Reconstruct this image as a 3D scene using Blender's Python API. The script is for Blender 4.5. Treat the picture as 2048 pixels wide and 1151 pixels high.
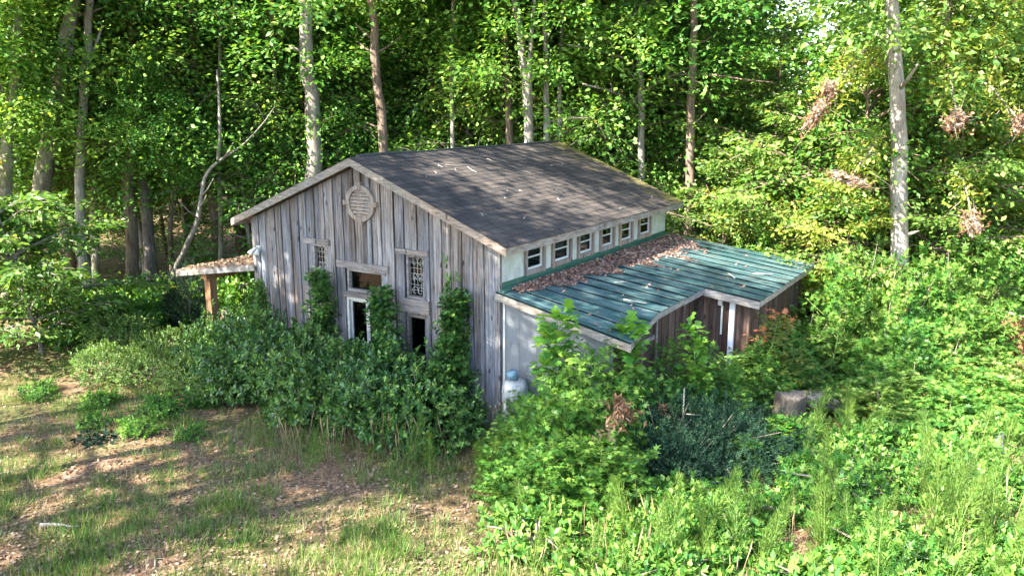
import bpy, math, random
import numpy as np
from mathutils import Vector, Matrix
R = math.radians
sc = bpy.context.scene
for o in list(bpy.data.objects):
    bpy.data.objects.remove(o)

# ------------------------------------------------------------------ camera
CAM = np.array([10.318, -11.021, 5.473]); YAW, PIT, FPX = -0.569, 0.218, 1627.9
c_d = np.array([math.sin(YAW) * math.cos(PIT), math.cos(YAW) * math.cos(PIT), -math.sin(PIT)])
c_r = np.array([math.cos(YAW), -math.sin(YAW), 0.0]); c_u = np.cross(c_r, c_d)
cd = bpy.data.cameras.new('camera'); cam = bpy.data.objects.new('camera', cd)
sc.collection.objects.link(cam); sc.camera = cam
cam.matrix_world = Matrix(((c_r[0], c_u[0], -c_d[0], CAM[0]), (c_r[1], c_u[1], -c_d[1], CAM[1]),
                           (c_r[2], c_u[2], -c_d[2], CAM[2]), (0, 0, 0, 1)))
cd.sensor_width = 36; cd.lens = FPX / 2048 * 36; cd.clip_end = 900; cd.clip_start = .1

# ------------------------------------------------------------------ sky, sun, exposure
SUN_EL = R(43); SH = np.array([-.42, -.91]); SH /= np.linalg.norm(SH)
w = bpy.data.worlds.new('World'); sc.world = w; w.use_nodes = True
nt = w.node_tree; nt.nodes.clear()
sky = nt.nodes.new('ShaderNodeTexSky'); sky.sky_type = 'NISHITA'; sky.sun_disc = False
sky.sun_elevation = SUN_EL; sky.sun_rotation = math.atan2(SH[0], SH[1]); sky.air_density = 1.0; sky.dust_density = 1.0
bg = nt.nodes.new('ShaderNodeBackground'); bg.inputs[1].default_value = .118
wo = nt.nodes.new('ShaderNodeOutputWorld')
nt.links.new(sky.outputs[0], bg.inputs[0]); nt.links.new(bg.outputs[0], wo.inputs[0])
sl = bpy.data.lights.new('sun', 'SUN'); sl.energy = 5.0; sl.angle = R(.5); sl.color = (1, .93, .80)
so = bpy.data.objects.new('sun', sl); sc.collection.objects.link(so)
sv = Vector((SH[0] * math.cos(SUN_EL), SH[1] * math.cos(SUN_EL), math.sin(SUN_EL)))
so.rotation_euler = sv.to_track_quat('Z', 'Y').to_euler()
sc.view_settings.view_transform = 'Standard'; sc.view_settings.look = 'None'
sc.view_settings.exposure = 3.0; sc.view_settings.gamma = 1; sc.view_settings.use_curve_mapping = False
cy = sc.cycles
cy.max_bounces = 7; cy.diffuse_bounces = 4; cy.glossy_bounces = 2; cy.transmission_bounces = 5; cy.transparent_max_bounces = 6
cy.use_denoising = True; cy.denoising_prefilter = 'ACCURATE'; cy.caustics_reflective = False; cy.caustics_refractive = False

# ------------------------------------------------------------------ helpers
COL = sc.collection
rng = np.random.default_rng(7)
def ray(px, py):
    return c_d + c_r * (px - 1024) / FPX - c_u * (py - 575.5) / FPX
def at(px, D):
    """ground xy of the vertical plane strip seen at column px, D metres ahead of the camera"""
    v = ray(px, 575.5); fh = c_d[:2] / np.linalg.norm(c_d[:2]); t = D / (v[:2] @ fh)
    return CAM[:2] + v[:2] * t
def atz(px, py, D):
    v = ray(px, py); fh = c_d[:2] / np.linalg.norm(c_d[:2]); t = D / (v[:2] @ fh)
    return CAM + v * t
def grd(px, py, z=0.0):
    v = ray(px, py); t = (z - CAM[2]) / v[2]
    return CAM + v * t
def gz(x, y):
    x = np.asarray(x, float); y = np.asarray(y, float)
    g = .05 * np.sin(x * .9 + .4) * np.cos(y * .8) + .03 * np.sin(x * 2.3 + y * 1.7) + .02 * np.sin(3.7 * x - 4.1 * y)
    return g - .02
def link(o, parent=None):
    COL.objects.link(o)
    if parent is not None: o.parent = parent
    return o
def tag(o, label=None, cat=None, group=None, kind=None):
    if label: o['label'] = label
    if cat: o['category'] = cat
    if group: o['group'] = group
    if kind: o['kind'] = kind
    return o
def empty(name, loc=(0, 0, 0), label=None, cat=None, group=None, rz=0):
    o = bpy.data.objects.new(name, None); o.empty_display_size = .2; COL.objects.link(o)
    o.location = loc; o.rotation_euler = (0, 0, rz)
    return tag(o, label, cat, group)
def mesh_np(name, V, F, mat=None, smooth=False):
    """V (n,3); F (m,3) or (m,4) equal-sized faces"""
    V = np.ascontiguousarray(V, dtype=np.float32); F = np.ascontiguousarray(F, dtype=np.int32)
    me = bpy.data.meshes.new(name); m, k = F.shape
    me.vertices.add(len(V)); me.vertices.foreach_set('co', V.ravel())
    me.loops.add(m * k); me.loops.foreach_set('vertex_index', F.ravel())
    me.polygons.add(m); me.polygons.foreach_set('loop_start', np.arange(0, m * k, k, dtype=np.int32))
    if smooth: me.polygons.foreach_set('use_smooth', np.ones(m, dtype=bool))
    me.update(calc_edges=True); me.validate()
    if mat: me.materials.append(mat)
    return me
class MB:
    """collects boxes, tubes and polygons for one mesh"""
    def __init__(s): s.v = []; s.f = []
    def add(s, v, f):
        n = len(s.v); s.v += [tuple(map(float, p)) for p in v]; s.f += [tuple(i + n for i in q) for q in f]; return s
    def hexa(s, a, b):
        """two quads (4 points each, same order) joined to a solid"""
        return s.add(list(a) + list(b), [(3, 2, 1, 0), (4, 5, 6, 7), (0, 1, 5, 4), (1, 2, 6, 5), (2, 3, 7, 6), (3, 0, 4, 7)])
    def box(s, x0, x1, y0, y1, z0, z1):
        return s.hexa([(x0, y0, z0), (x1, y0, z0), (x1, y1, z0), (x0, y1, z0)], [(x0, y0, z1), (x1, y0, z1), (x1, y1, z1), (x0, y1, z1)])
    def prism(s, poly, ax, a, b):
        """polygon given in the two other axes, extruded along axis ax from a to b"""
        n = len(poly)
        def P(p, t):
            q = list(p); q.insert(ax, t); return q
        v = [P(p, a) for p in poly] + [P(p, b) for p in poly]
        f = [tuple(range(n))[::-1], tuple(range(n, 2 * n))] + [(i, (i + 1) % n, n + (i + 1) % n, n + i) for i in range(n)]
        return s.add(v, f)
    def tube(s, pts, rad, seg=8, cap=True, jit=0, rg=None):
        pts = np.asarray(pts, float); n = len(pts); rad = np.broadcast_to(rad, (n,))
        T = np.gradient(pts, axis=0); T /= np.linalg.norm(T, axis=1, keepdims=True) + 1e-9
        ref = np.array([1., 0, 0]) if abs(T[:, 0]).max() < .9 else np.array([0, 1., 0])
        v = []
        for i in range(n):
            a = np.cross(T[i], ref); a /= np.linalg.norm(a) + 1e-9; b = np.cross(T[i], a)
            for k in range(seg):
                t = 2 * math.pi * k / seg; r = rad[i] * (1 + (rg.uniform(-jit, jit) if jit else 0))
                v.append(pts[i] + r * (math.cos(t) * a + math.sin(t) * b))
        f = [(i * seg + k, i * seg + (k + 1) % seg, (i + 1) * seg + (k + 1) % seg, (i + 1) * seg + k) for i in range(n - 1) for k in range(seg)]
        if cap: f += [tuple(range(seg))[::-1], tuple((n - 1) * seg + k for k in range(seg))]
        return s.add(v, f)
    def mesh(s, name, mat, smooth=False):
        me = bpy.data.meshes.new(name); me.from_pydata(s.v, [], s.f); me.validate(); me.update()
        if mat: me.materials.append(mat)
        if smooth: me.polygons.foreach_set('use_smooth', np.ones(len(me.polygons), dtype=bool))
        return me
    def build(s, name, mat, parent=None, smooth=False):
        return link(bpy.data.objects.new(name, s.mesh(name, mat, smooth)), parent)
def obj(name, me, parent=None, loc=None, rz=None, scale=None):
    o = bpy.data.objects.new(name, me); link(o, parent)
    if loc is not None: o.location = tuple(float(a) for a in loc)
    if rz is not None: o.rotation_euler = (0, 0, rz)
    if scale is not None: o.scale = (scale,) * 3 if np.isscalar(scale) else scale
    return o

# ------------------------------------------------------------------ materials
def new_mat(name):
    m = bpy.data.materials.new(name); m.use_nodes = True; n = m.node_tree; n.nodes.clear()
    out = n.nodes.new('ShaderNodeOutputMaterial'); return m, n, out
def N(n, t, **kw):
    a = n.nodes.new('ShaderNode' + t)
    for k, v in kw.items():
        if hasattr(a, k): setattr(a, k, v)
        else: a.inputs[k].default_value = v
    return a
def ramp(n, src, stops):
    r = n.nodes.new('ShaderNodeValToRGB'); e = r.color_ramp.elements
    while len(e) < len(stops): e.new(.5)
    for q, (p, c) in zip(e, stops): q.position = p; q.color = (*c, 1)
    n.links.new(src, r.inputs[0]); return r
def coords(n, scale=(1, 1, 1), kind='Object', rnd=0):
    tc = N(n, 'TexCoord'); mp = N(n, 'Mapping'); mp.inputs['Scale'].default_value = scale
    n.links.new(tc.outputs[kind], mp.inputs[0])
    if rnd:
        oi = N(n, 'ObjectInfo'); ma = N(n, 'Math', operation='MULTIPLY'); ma.inputs[1].default_value = rnd
        n.links.new(oi.outputs['Random'], ma.inputs[0]); n.links.new(ma.outputs[0], mp.inputs['Location'])
    return mp.outputs[0]
def mixc(n, f, a, b, typ='MIX'):
    m = N(n, 'Mix', data_type='RGBA', blend_type=typ)
    for s, v in ((0, f), (6, a), (7, b)):
        if isinstance(v, (int, float)): m.inputs[s].default_value = v
        elif isinstance(v, tuple): m.inputs[s].default_value = (*v, 1)
        else: n.links.new(v, m.inputs[s])
    return m.outputs[2]
def bump(n, src, strength, dist, bsdf):
    b = N(n, 'Bump', Strength=strength, Distance=dist); n.links.new(src, b.inputs['Height']); n.links.new(b.outputs[0], bsdf.inputs['Normal'])

def leaf_mat(name, cols, dry=None, dryp=.03, trans=.4, rough=.5, objvar=.5, spec=.3):
    m, n, out = new_mat(name)
    ge = N(n, 'NewGeometry'); oi = N(n, 'ObjectInfo')
    k = len(cols); st = [(i / (k - 1) * (1 - dryp), c) for i, c in enumerate(cols)]
    if dry: st.append((1.0, dry))
    r = ramp(n, ge.outputs['Random Per Island'], st)
    hs = N(n, 'HueSaturation'); mr = N(n, 'MapRange'); mr.inputs[3].default_value = .5 - .02 * objvar; mr.inputs[4].default_value = .5 + .025 * objvar
    n.links.new(oi.outputs['Random'], mr.inputs[0]); n.links.new(mr.outputs[0], hs.inputs[0])
    mv = N(n, 'MapRange'); mv.inputs[3].default_value = 1 + .3 * objvar; mv.inputs[4].default_value = 1 - .3 * objvar
    n.links.new(oi.outputs['Random'], mv.inputs[0]); n.links.new(mv.outputs[0], hs.inputs[2])
    n.links.new(r.outputs[0], hs.inputs[4])
    p = N(n, 'BsdfPrincipled', Roughness=rough); p.inputs['Specular IOR Level'].default_value = spec
    n.links.new(hs.outputs[0], p.inputs['Base Color'])
    t = N(n, 'BsdfTranslucent')
    tc = mixc(n, 1.0, hs.outputs[0], (1.5, 1.35, .55), 'MULTIPLY'); n.links.new(tc, t.inputs[0])
    ms = N(n, 'MixShader'); ms.inputs[0].default_value = trans
    n.links.new(p.outputs[0], ms.inputs[1]); n.links.new(t.outputs[0], ms.inputs[2]); n.links.new(ms.outputs[0], out.inputs[0])
    return m
def wood_mat(name, cols, scale=(9, 9, .55), rnd=40, tint=.5, knots=True, rough=.85):
    """weathered timber, grain along local z"""
    m, n, out = new_mat(name); p = N(n, 'BsdfPrincipled', Roughness=rough); p.inputs['Specular IOR Level'].default_value = .15
    co = coords(n, scale, 'Object', rnd)
    a = N(n, 'TexNoise', Scale=2.2, Detail=7, Roughness=.7); n.links.new(co, a.inputs[0])
    r = ramp(n, a.outputs[0], [(.28 + .44 * i / (len(cols) - 1), c) for i, c in enumerate(cols)])
    oi = N(n, 'ObjectInfo'); tr = ramp(n, oi.outputs['Random'], [(0, (.42, .37, .35)), (.22, (1, .96, .95)), (.42, (.62, .62, .68)), (.6, (.9, .95, 1.05)), (.8, (1.25, 1.16, 1.1)), (1, (.62, .50, .42))])
    c = mixc(n, tint, r.outputs[0], tr.outputs[0], 'MULTIPLY')
    b = N(n, 'TexNoise', Scale=9, Detail=5, Roughness=.8); n.links.new(co, b.inputs[0])
    sr = ramp(n, b.outputs[0], [(.35, (.22, .20, .19)), (.45, (1, 1, 1))]); c = mixc(n, .75, c, sr.outputs[0], 'MULTIPLY')
    lp = coords(n, (1, 1, .6), 'Object'); ln = N(n, 'TexNoise', Scale=.7, Detail=4, Roughness=.6); n.links.new(lp, ln.inputs[0])
    c = mixc(n, .85, c, ramp(n, ln.outputs[0], [(.36, (1.04, .92, .83)), (.5, (.96, .98, 1.0)), (.64, (.84, .92, 1.03))]).outputs[0], 'MULTIPLY')
    if knots:
        ck = coords(n, (1.0, 1.0, .42), 'Object', 13); v = N(n, 'TexVoronoi', Scale=5.0); n.links.new(ck, v.inputs[0])
        kr = ramp(n, v.outputs[0], [(.07, (.13, .1, .09)), (.14, (1, 1, 1))]); c = mixc(n, .8, c, kr.outputs[0], 'MULTIPLY')
    n.links.new(c, p.inputs[0]); bump(n, b.outputs[0], .5, .01, p)
    n.links.new(p.outputs[0], out.inputs[0]); return m
def paint_mat(name, col, dirt=(.35, .33, .28), amt=.5, rough=.6, scale=(2, 2, 1)):
    m, n, out = new_mat(name); p = N(n, 'BsdfPrincipled', Roughness=rough)
    co = coords(n, scale); a = N(n, 'TexNoise', Scale=2.5, Detail=8, Roughness=.72); n.links.new(co, a.inputs[0])
    r = ramp(n, a.outputs[0], [(.42, (0, 0, 0)), (.72, (1, 1, 1))])
    f = N(n, 'Math', operation='MULTIPLY'); f.inputs[1].default_value = amt; n.links.new(r.outputs[0], f.inputs[0])
    n.links.new(mixc(n, f.outputs[0], col, dirt), p.inputs[0]); bump(n, a.outputs[0], .15, .01, p)
    n.links.new(p.outputs[0], out.inputs[0]); return m
def bark_mat(name, ca, cb, moss=None):
    m, n, out = new_mat(name); p = N(n, 'BsdfPrincipled', Roughness=.9); p.inputs['Specular IOR Level'].default_value = .1
    co = coords(n, (7, 7, 1.3), 'Object', 9); a = N(n, 'TexNoise', Scale=2.5, Detail=8, Roughness=.75); n.links.new(co, a.inputs[0])
    r = ramp(n, a.outputs[0], [(.3, ca), (.62, cb)])
    co2 = coords(n, (1, 1, .6), 'Object', 5); b = N(n, 'TexNoise', Scale=1.6, Detail=5, Roughness=.6); n.links.new(co2, b.inputs[0])
    c = mixc(n, .8, r.outputs[0], ramp(n, b.outputs[0], [(.35, (.45, .42, .4)), (.6, (1.1, 1.1, 1.1))]).outputs[0], 'MULTIPLY')
    if moss:
        d = N(n, 'TexNoise', Scale=2.3, Detail=6); n.links.new(co2, d.inputs[0])
        c = mixc(n, ramp(n, d.outputs[0], [(.52, (0, 0, 0)), (.66, (.8, .8, .8))]).outputs[0], c, moss)
    n.links.new(c, p.inputs[0]); bump(n, a.outputs[0], .9, .03, p); n.links.new(p.outputs[0], out.inputs[0]); return m

M = {}
M['board'] = wood_mat('weathered_boards', [(.045, .036, .031), (.14, .128, .122), (.25, .247, .25), (.42, .412, .405)], tint=.85, scale=(13, 13, .6))
M['trim'] = wood_mat('weathered_trim', [(.12, .10, .09), (.25, .222, .197), (.37, .34, .31)], tint=.3)
M['brownboard'] = wood_mat('brown_boards', [(.028, .020, .017), (.095, .062, .048), (.20, .14, .11)], tint=1.0)
M['post'] = wood_mat('porch_timber', [(.14, .07, .035), (.23, .125, .065), (.30, .18, .11)], tint=.2)
M['casing'] = wood_mat('window_casing', [(.11, .08, .06), (.25, .20, .16), (.39, .335, .285)], tint=.5)
M['white'] = paint_mat('white_paint', (.44, .46, .41), (.20, .21, .16), .9)
M['sash'] = paint_mat('white_sash', (.52, .52, .50), (.28, .26, .23), .7)
M['greywall'] = paint_mat('grey_wall', (.15, .165, .185), (.10, .105, .11), .8, scale=(3, 3, .5))
M['flash'] = paint_mat('green_flashing', (.015, .085, .055), (.10, .13, .10), .5, .45)
M['lead'] = paint_mat('window_came', (.30, .30, .29), (.15, .15, .14), .4)
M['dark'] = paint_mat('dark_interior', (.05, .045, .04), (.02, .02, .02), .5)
M['floorboard'] = paint_mat('interior_floor', (.18, .12, .08), (.08, .06, .05), .5)
M['stone'] = paint_mat('grey_stone', (.10, .098, .095), (.12, .12, .10), .9, .9, (6, 6, 6))
M['stump'] = bark_mat('stump_wood', (.045, .035, .028), (.17, .145, .12))
M['bark_grey'] = bark_mat('grey_bark', (.09, .075, .065), (.30, .275, .245))
M['bark_pale'] = bark_mat('pale_bark', (.15, .13, .11), (.40, .37, .33))
M['bark_brown'] = bark_mat('brown_bark', (.06, .045, .035), (.24, .18, .14))
M['bark_moss'] = bark_mat('mossy_bark', (.09, .08, .06), (.30, .28, .22), (.13, .16, .05))
M['twig'] = bark_mat('twig_bark', (.14, .11, .085), (.34, .29, .24))
M['deadtwig'] = bark_mat('bleached_twig', (.35, .31, .27), (.62, .58, .52))
M['stem'] = leaf_mat('green_stem', [(.12, .2, .05), (.16, .24, .07)], trans=.1)

# metal roof panels
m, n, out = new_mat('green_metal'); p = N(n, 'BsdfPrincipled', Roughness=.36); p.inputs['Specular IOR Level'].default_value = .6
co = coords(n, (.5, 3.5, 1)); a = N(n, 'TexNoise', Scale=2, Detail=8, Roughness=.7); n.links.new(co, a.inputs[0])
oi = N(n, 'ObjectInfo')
c = mixc(n, ramp(n, a.outputs[0], [(.42, (0, 0, 0)), (.68, (.7, .7, .7))]).outputs[0], (.014, .052, .058), (.13, .185, .19))  # chalky paint fade; streaky shadow and pale highlight also put into the colour
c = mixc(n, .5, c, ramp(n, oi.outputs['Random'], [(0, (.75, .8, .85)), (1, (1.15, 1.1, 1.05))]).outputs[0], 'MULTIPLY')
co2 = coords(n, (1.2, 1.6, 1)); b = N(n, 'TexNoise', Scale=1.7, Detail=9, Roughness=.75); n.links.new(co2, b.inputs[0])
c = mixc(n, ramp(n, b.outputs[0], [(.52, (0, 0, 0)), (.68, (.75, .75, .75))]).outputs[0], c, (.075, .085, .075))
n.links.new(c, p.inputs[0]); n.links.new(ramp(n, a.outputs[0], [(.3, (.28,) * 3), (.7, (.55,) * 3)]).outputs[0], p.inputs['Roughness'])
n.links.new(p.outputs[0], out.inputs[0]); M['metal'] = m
# shingles
m, n, out = new_mat('asphalt_shingle'); p = N(n, 'BsdfPrincipled', Roughness=.95); p.inputs['Specular IOR Level'].default_value = .2
ge = N(n, 'NewGeometry'); oi = N(n, 'ObjectInfo')
ad = N(n, 'Math', operation='ADD'); n.links.new(ge.outputs['Random Per Island'], ad.inputs[0]); n.links.new(oi.outputs['Random'], ad.inputs[1])
fr = N(n, 'Math', operation='FRACT'); n.links.new(ad.outputs[0], fr.inputs[0])
c = ramp(n, fr.outputs[0], [(0, (.030, .028, .029)), (.5, (.039, .036, .036)), (.85, (.047, .043, .042)), (1, (.057, .051, .048))]).outputs[0]
tc = N(n, 'NewGeometry'); g = N(n, 'TexNoise', Scale=130, Detail=3); n.links.new(tc.outputs['Position'], g.inputs[0])
c = mixc(n, .7, c, ramp(n, g.outputs[0], [(.3, (.5, .5, .5)), (.7, (1.6, 1.55, 1.5))]).outputs[0], 'MULTIPLY')
st = N(n, 'Mapping'); st.inputs['Scale'].default_value = (.6, 2.0, .6); n.links.new(tc.outputs['Position'], st.inputs[0])
g2 = N(n, 'TexNoise', Scale=1.3, Detail=7, Roughness=.65); n.links.new(st.outputs[0], g2.inputs[0])
c = mixc(n, .8, c, ramp(n, g2.outputs[0], [(.32, (.55, .56, .62)), (.66, (1.7, 1.52, 1.38))]).outputs[0], 'MULTIPLY')
# moss on the far end of the roof
sx = N(n, 'SeparateXYZ'); n.links.new(tc.outputs['Position'], sx.inputs[0])
mg = N(n, 'MapRange'); mg.inputs[1].default_value = 5.6; mg.inputs[2].default_value = 7.6; mg.inputs[3].default_value = -.12; mg.inputs[4].default_value = .20; n.links.new(sx.outputs[1], mg.inputs[0])
g3 = N(n, 'TexNoise', Scale=1.6, Detail=8, Roughness=.7); n.links.new(tc.outputs['Position'], g3.inputs[0])
s2 = N(n, 'Math', operation='ADD'); n.links.new(g3.outputs[0], s2.inputs[0]); n.links.new(mg.outputs[0], s2.inputs[1])
c = mixc(n, ramp(n, s2.outputs[0], [(.58, (0, 0, 0)), (.74, (.85, .85, .85))]).outputs[0], c, (.15, .13, .035))
n.links.new(c, p.inputs[0]); bump(n, g.outputs[0], .5, .01, p); n.links.new(p.outputs[0], out.inputs[0]); M['shingle'] = m
# glass
m, n, out = new_mat('window_glass'); fr = N(n, 'Fresnel', IOR=1.5); gl = N(n, 'BsdfGlossy', Roughness=.03); tr = N(n, 'BsdfTransparent')
tr.inputs[0].default_value = (.30, .32, .31, 1); ms = N(n, 'MixShader'); n.links.new(fr.outputs[0], ms.inputs[0]); n.links.new(tr.outputs[0], ms.inputs[1]); n.links.new(gl.outputs[0], ms.inputs[2])
n.links.new(ms.outputs[0], out.inputs[0]); M['glass'] = m
# webworm silk
m, n, out = new_mat('silk_web'); d = N(n, 'BsdfDiffuse'); d.inputs[0].default_value = (.42, .37, .33, 1); tr = N(n, 'BsdfTransparent'); tl = N(n, 'BsdfTranslucent'); tl.inputs[0].default_value = (.4, .35, .3, 1)
ms0 = N(n, 'MixShader'); ms0.inputs[0].default_value = .4; n.links.new(d.outputs[0], ms0.inputs[1]); n.links.new(tl.outputs[0], ms0.inputs[2])
co = coords(n, (6, 6, 3)); a = N(n, 'TexNoise', Scale=4, Detail=6); n.links.new(co, a.inputs[0])
ms = N(n, 'MixShader'); n.links.new(ramp(n, a.outputs[0], [(.40, (.0,) * 3), (.62, (.75,) * 3)]).outputs[0], ms.inputs[0]); n.links.new(tr.outputs[0], ms.inputs[1]); n.links.new(ms0.outputs[0], ms.inputs[2]); n.links.new(ms.outputs[0], out.inputs[0]); M['silk'] = m
# ground
m, n, out = new_mat('ground_litter'); p = N(n, 'BsdfPrincipled', Roughness=.95); p.inputs['Specular IOR Level'].default_value = .1
co = coords(n); a = N(n, 'TexNoise', Scale=.55, Detail=9, Roughness=.62); n.links.new(co, a.inputs[0])
v = N(n, 'TexVoronoi', Scale=26, Randomness=1.0); n.links.new(co, v.inputs[0])
lit = ramp(n, v.outputs['Color'], [(.1, (.11, .062, .04)), (.45, (.215, .13, .083)), (.75, (.29, .19, .13)), (1, (.36, .26, .185))]).outputs[0]
b = N(n, 'TexNoise', Scale=45, Detail=5, Roughness=.8); n.links.new(co, b.inputs[0])
lit = mixc(n, .7, lit, ramp(n, b.outputs[0], [(.35, (.35, .33, .32)), (.62, (1.25, 1.2, 1.15))]).outputs[0], 'MULTIPLY')
grn = ramp(n, b.outputs[0], [(.3, (.03, .05, .012)), (.7, (.12, .16, .04))]).outputs[0]
c = mixc(n, ramp(n, a.outputs[0], [(.44, (0, 0, 0)), (.60, (.75, .75, .75))]).outputs[0], lit, grn)
n.links.new(c, p.inputs[0]); bump(n, b.outputs[0], .8, .04, p); n.links.new(p.outputs[0], out.inputs[0]); M['ground'] = m

M['forest'] = leaf_mat('forest_leaves', [(.032, .10, .017), (.07, .18, .025), (.125, .255, .04), (.21, .34, .075)], (.26, .20, .06), .02, .42, .5, .8)
M['edge'] = leaf_mat('sunny_leaves', [(.045, .11, .02), (.09, .18, .032), (.14, .24, .05), (.22, .31, .085)], (.36, .25, .08), .02, .45, .45, .5)
M['yellow'] = leaf_mat('yellow_green_leaves', [(.12, .19, .025), (.19, .26, .04), (.26, .32, .06), (.32, .36, .09)], (.42, .24, .07), .05, .45, .45, .4)
M['laurel'] = leaf_mat('evergreen_leaves', [(.017, .060, .015), (.034, .10, .021), (.062, .148, .03), (.115, .215, .046)], (.22, .34, .06), .14, .2, .33, .5, .5)
M['spread'] = leaf_mat('pale_shrub_leaves', [(.06, .12, .03), (.095, .175, .04), (.14, .225, .055), (.20, .28, .09)], None, 0, .35, .4, .5)
M['gum'] = leaf_mat('star_leaves', [(.03, .105, .022), (.055, .165, .028), (.10, .225, .038), (.18, .31, .06)], (.24, .33, .07), .1, .4, .45, .4)
M['gumlime'] = leaf_mat('lime_star_leaves', [(.038, .12, .02), (.068, .17, .026), (.11, .225, .035), (.18, .29, .055)], None, 0, .45, .45, .4)
M['tulip'] = leaf_mat('tulip_leaves', [(.035, .13, .024), (.07, .20, .025), (.12, .26, .036), (.20, .33, .055)], None, 0, .45, .4, .2)
M['box'] = leaf_mat('small_dark_leaves', [(.008, .028, .016), (.015, .046, .024), (.026, .064, .032), (.05, .095, .05)], None, 0, .15, .55, .3, .12)
M['yew'] = leaf_mat('dark_needles', [(.006, .016, .010), (.011, .026, .015), (.02, .038, .022), (.045, .06, .045)], None, 0, .05, .8, .2, .05)
M['fennel'] = leaf_mat('feathery_leaves', [(.04, .098, .013), (.07, .14, .019), (.11, .185, .03), (.17, .235, .06)], None, 0, .4, .5, .5)
M['grass'] = leaf_mat('grass_blades', [(.034, .095, .013), (.066, .15, .02), (.11, .20, .035), (.18, .25, .065)], (.26, .21, .10), .12, .35, .5, .3)
M['straw'] = leaf_mat('dry_grass', [(.18, .13, .07), (.26, .20, .115), (.34, .27, .16)], None, 0, .3, .6, .3)
M['litter'] = leaf_mat('fallen_leaves', [(.085, .05, .033), (.165, .10, .066), (.25, .165, .113), (.35, .255, .185)], None, 0, .15, .7, .2)
M['drift'] = leaf_mat('roof_leaf_drift', [(.12, .06, .045), (.20, .11, .085), (.28, .175, .14), (.36, .25, .205)], None, 0, .15, .7, .2)
M['redtip'] = leaf_mat('red_tip_leaves', [(.30, .13, .06), (.42, .15, .08), (.38, .22, .06)], None, 0, .4, .45, .2)
M['mapleolive'] = leaf_mat('olive_leaves', [(.05, .085, .02), (.09, .13, .025), (.14, .18, .035), (.20, .24, .05)], (.35, .22, .05), .06, .4, .45, .2)
M['deadleaf'] = leaf_mat('dead_brown_leaves', [(.12, .055, .03), (.19, .10, .06), (.27, .17, .11)], None, 0, .25, .6, .2)

# ------------------------------------------------------------------ leaf geometry
TPL = {}
def tpl(name, V, F): TPL[name] = (np.array(V, float), np.array(F, int))
tpl('oval', [(0, 0, 0), (.5, -.27, .07), (1, 0, -.04), (.5, .27, .07)], [(0, 1, 2), (0, 2, 3)])
tpl('lance', [(0, 0, 0), (.45, -.16, .05), (1, 0, -.06), (.45, .16, .05)], [(0, 1, 2), (0, 2, 3)])
tpl('round', [(0, 0, 0), (.3, -.33, .05), (.75, -.28, .04), (1, 0, -.05), (.75, .28, .04), (.3, .33, .05)], [(0, 1, 2), (0, 2, 3), (0, 3, 4), (0, 4, 5)])
def star():
    v = [(0, 0, 0)]; c = np.array([.42, 0, .03])
    for k, a in enumerate((-125, -62, 0, 62, 125)):
        r = (.42, .56, .62, .56, .42)[k]
        if k: v.append(tuple(c + .17 * np.array([math.cos(R(a - 31)), math.sin(R(a - 31)), 0])))
        v.append(tuple(c + r * np.array([math.cos(R(a)), math.sin(R(a)), 0]) - np.array([0, 0, .07])))
    v.append(tuple(c)); k = len(v) - 1
    return v, [(i, i + 1, k) for i in range(k - 1)] + [(k - 1, 0, k)]
tpl('star', *star())
tpl('tulip', [(0, 0, 0), (.10, -.30, 0), (.30, -.50, -.05), (.46, -.24, .03), (.80, -.42, -.05), (.90, -.10, .0), (.83, 0, .04), (.90, .10, 0), (.80, .42, -.05), (.46, .24, .03), (.30, .50, -.05), (.10, .30, 0), (.42, 0, .06)],
    [(i, i + 1, 12) for i in range(11)] + [(11, 0, 12)])
tpl('sliver', [(0, -.06, 0), (0, .06, 0), (1, 0, 0)], [(0, 1, 2)])
tpl('blade', [(0, -.022, 0), (0, .022, 0), (.55, .017, .07), (.55, -.017, .07), (1, 0, -.06)], [(0, 1, 2), (0, 2, 3), (3, 2, 4)])
tpl('stalk', [(0, -.004, 0), (0, .004, 0), (.6, .0035, .02), (.6, -.0035, .02), (.82, .012, .03), (.82, -.012, .03), (1, 0, .0)], [(0, 1, 2), (0, 2, 3), (3, 2, 4), (3, 4, 5), (5, 4, 6)])
def unit(a): return a / (np.linalg.norm(a, axis=-1, keepdims=True) + 1e-9)
def leaves(P, D, Nn, S, t):
    """oriented leaf faces: P base, D direction, Nn rough normal, S size -> V, F"""
    tv, tf = TPL[t]; D = unit(D); Y = unit(np.cross(Nn, D)); Z = np.cross(D, Y)
    V = P[:, None, :] + S[:, None, None] * (tv[None, :, 0:1] * D[:, None] + tv[None, :, 1:2] * Y[:, None] + tv[None, :, 2:3] * Z[:, None])
    k = len(tv); F = tf[None] + (np.arange(len(P)) * k)[:, None, None]
    return V.reshape(-1, 3), F.reshape(-1, 3)
class LV:
    def __init__(s): s.a = []
    def add(s, P, D, Nn, S):
        s.a.append((np.atleast_2d(P), np.atleast_2d(D), np.atleast_2d(Nn), np.atleast_1d(S)))
    def mesh(s, name, t, mat):
        P, D, Nn, S = (np.concatenate([q[i] for q in s.a]) for i in range(4))
        V, F = leaves(P, D, Nn, S, t); return mesh_np(name, V, F, mat)
def rnd3(rg, n): return unit(rg.normal(size=(n, 3)))

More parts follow.
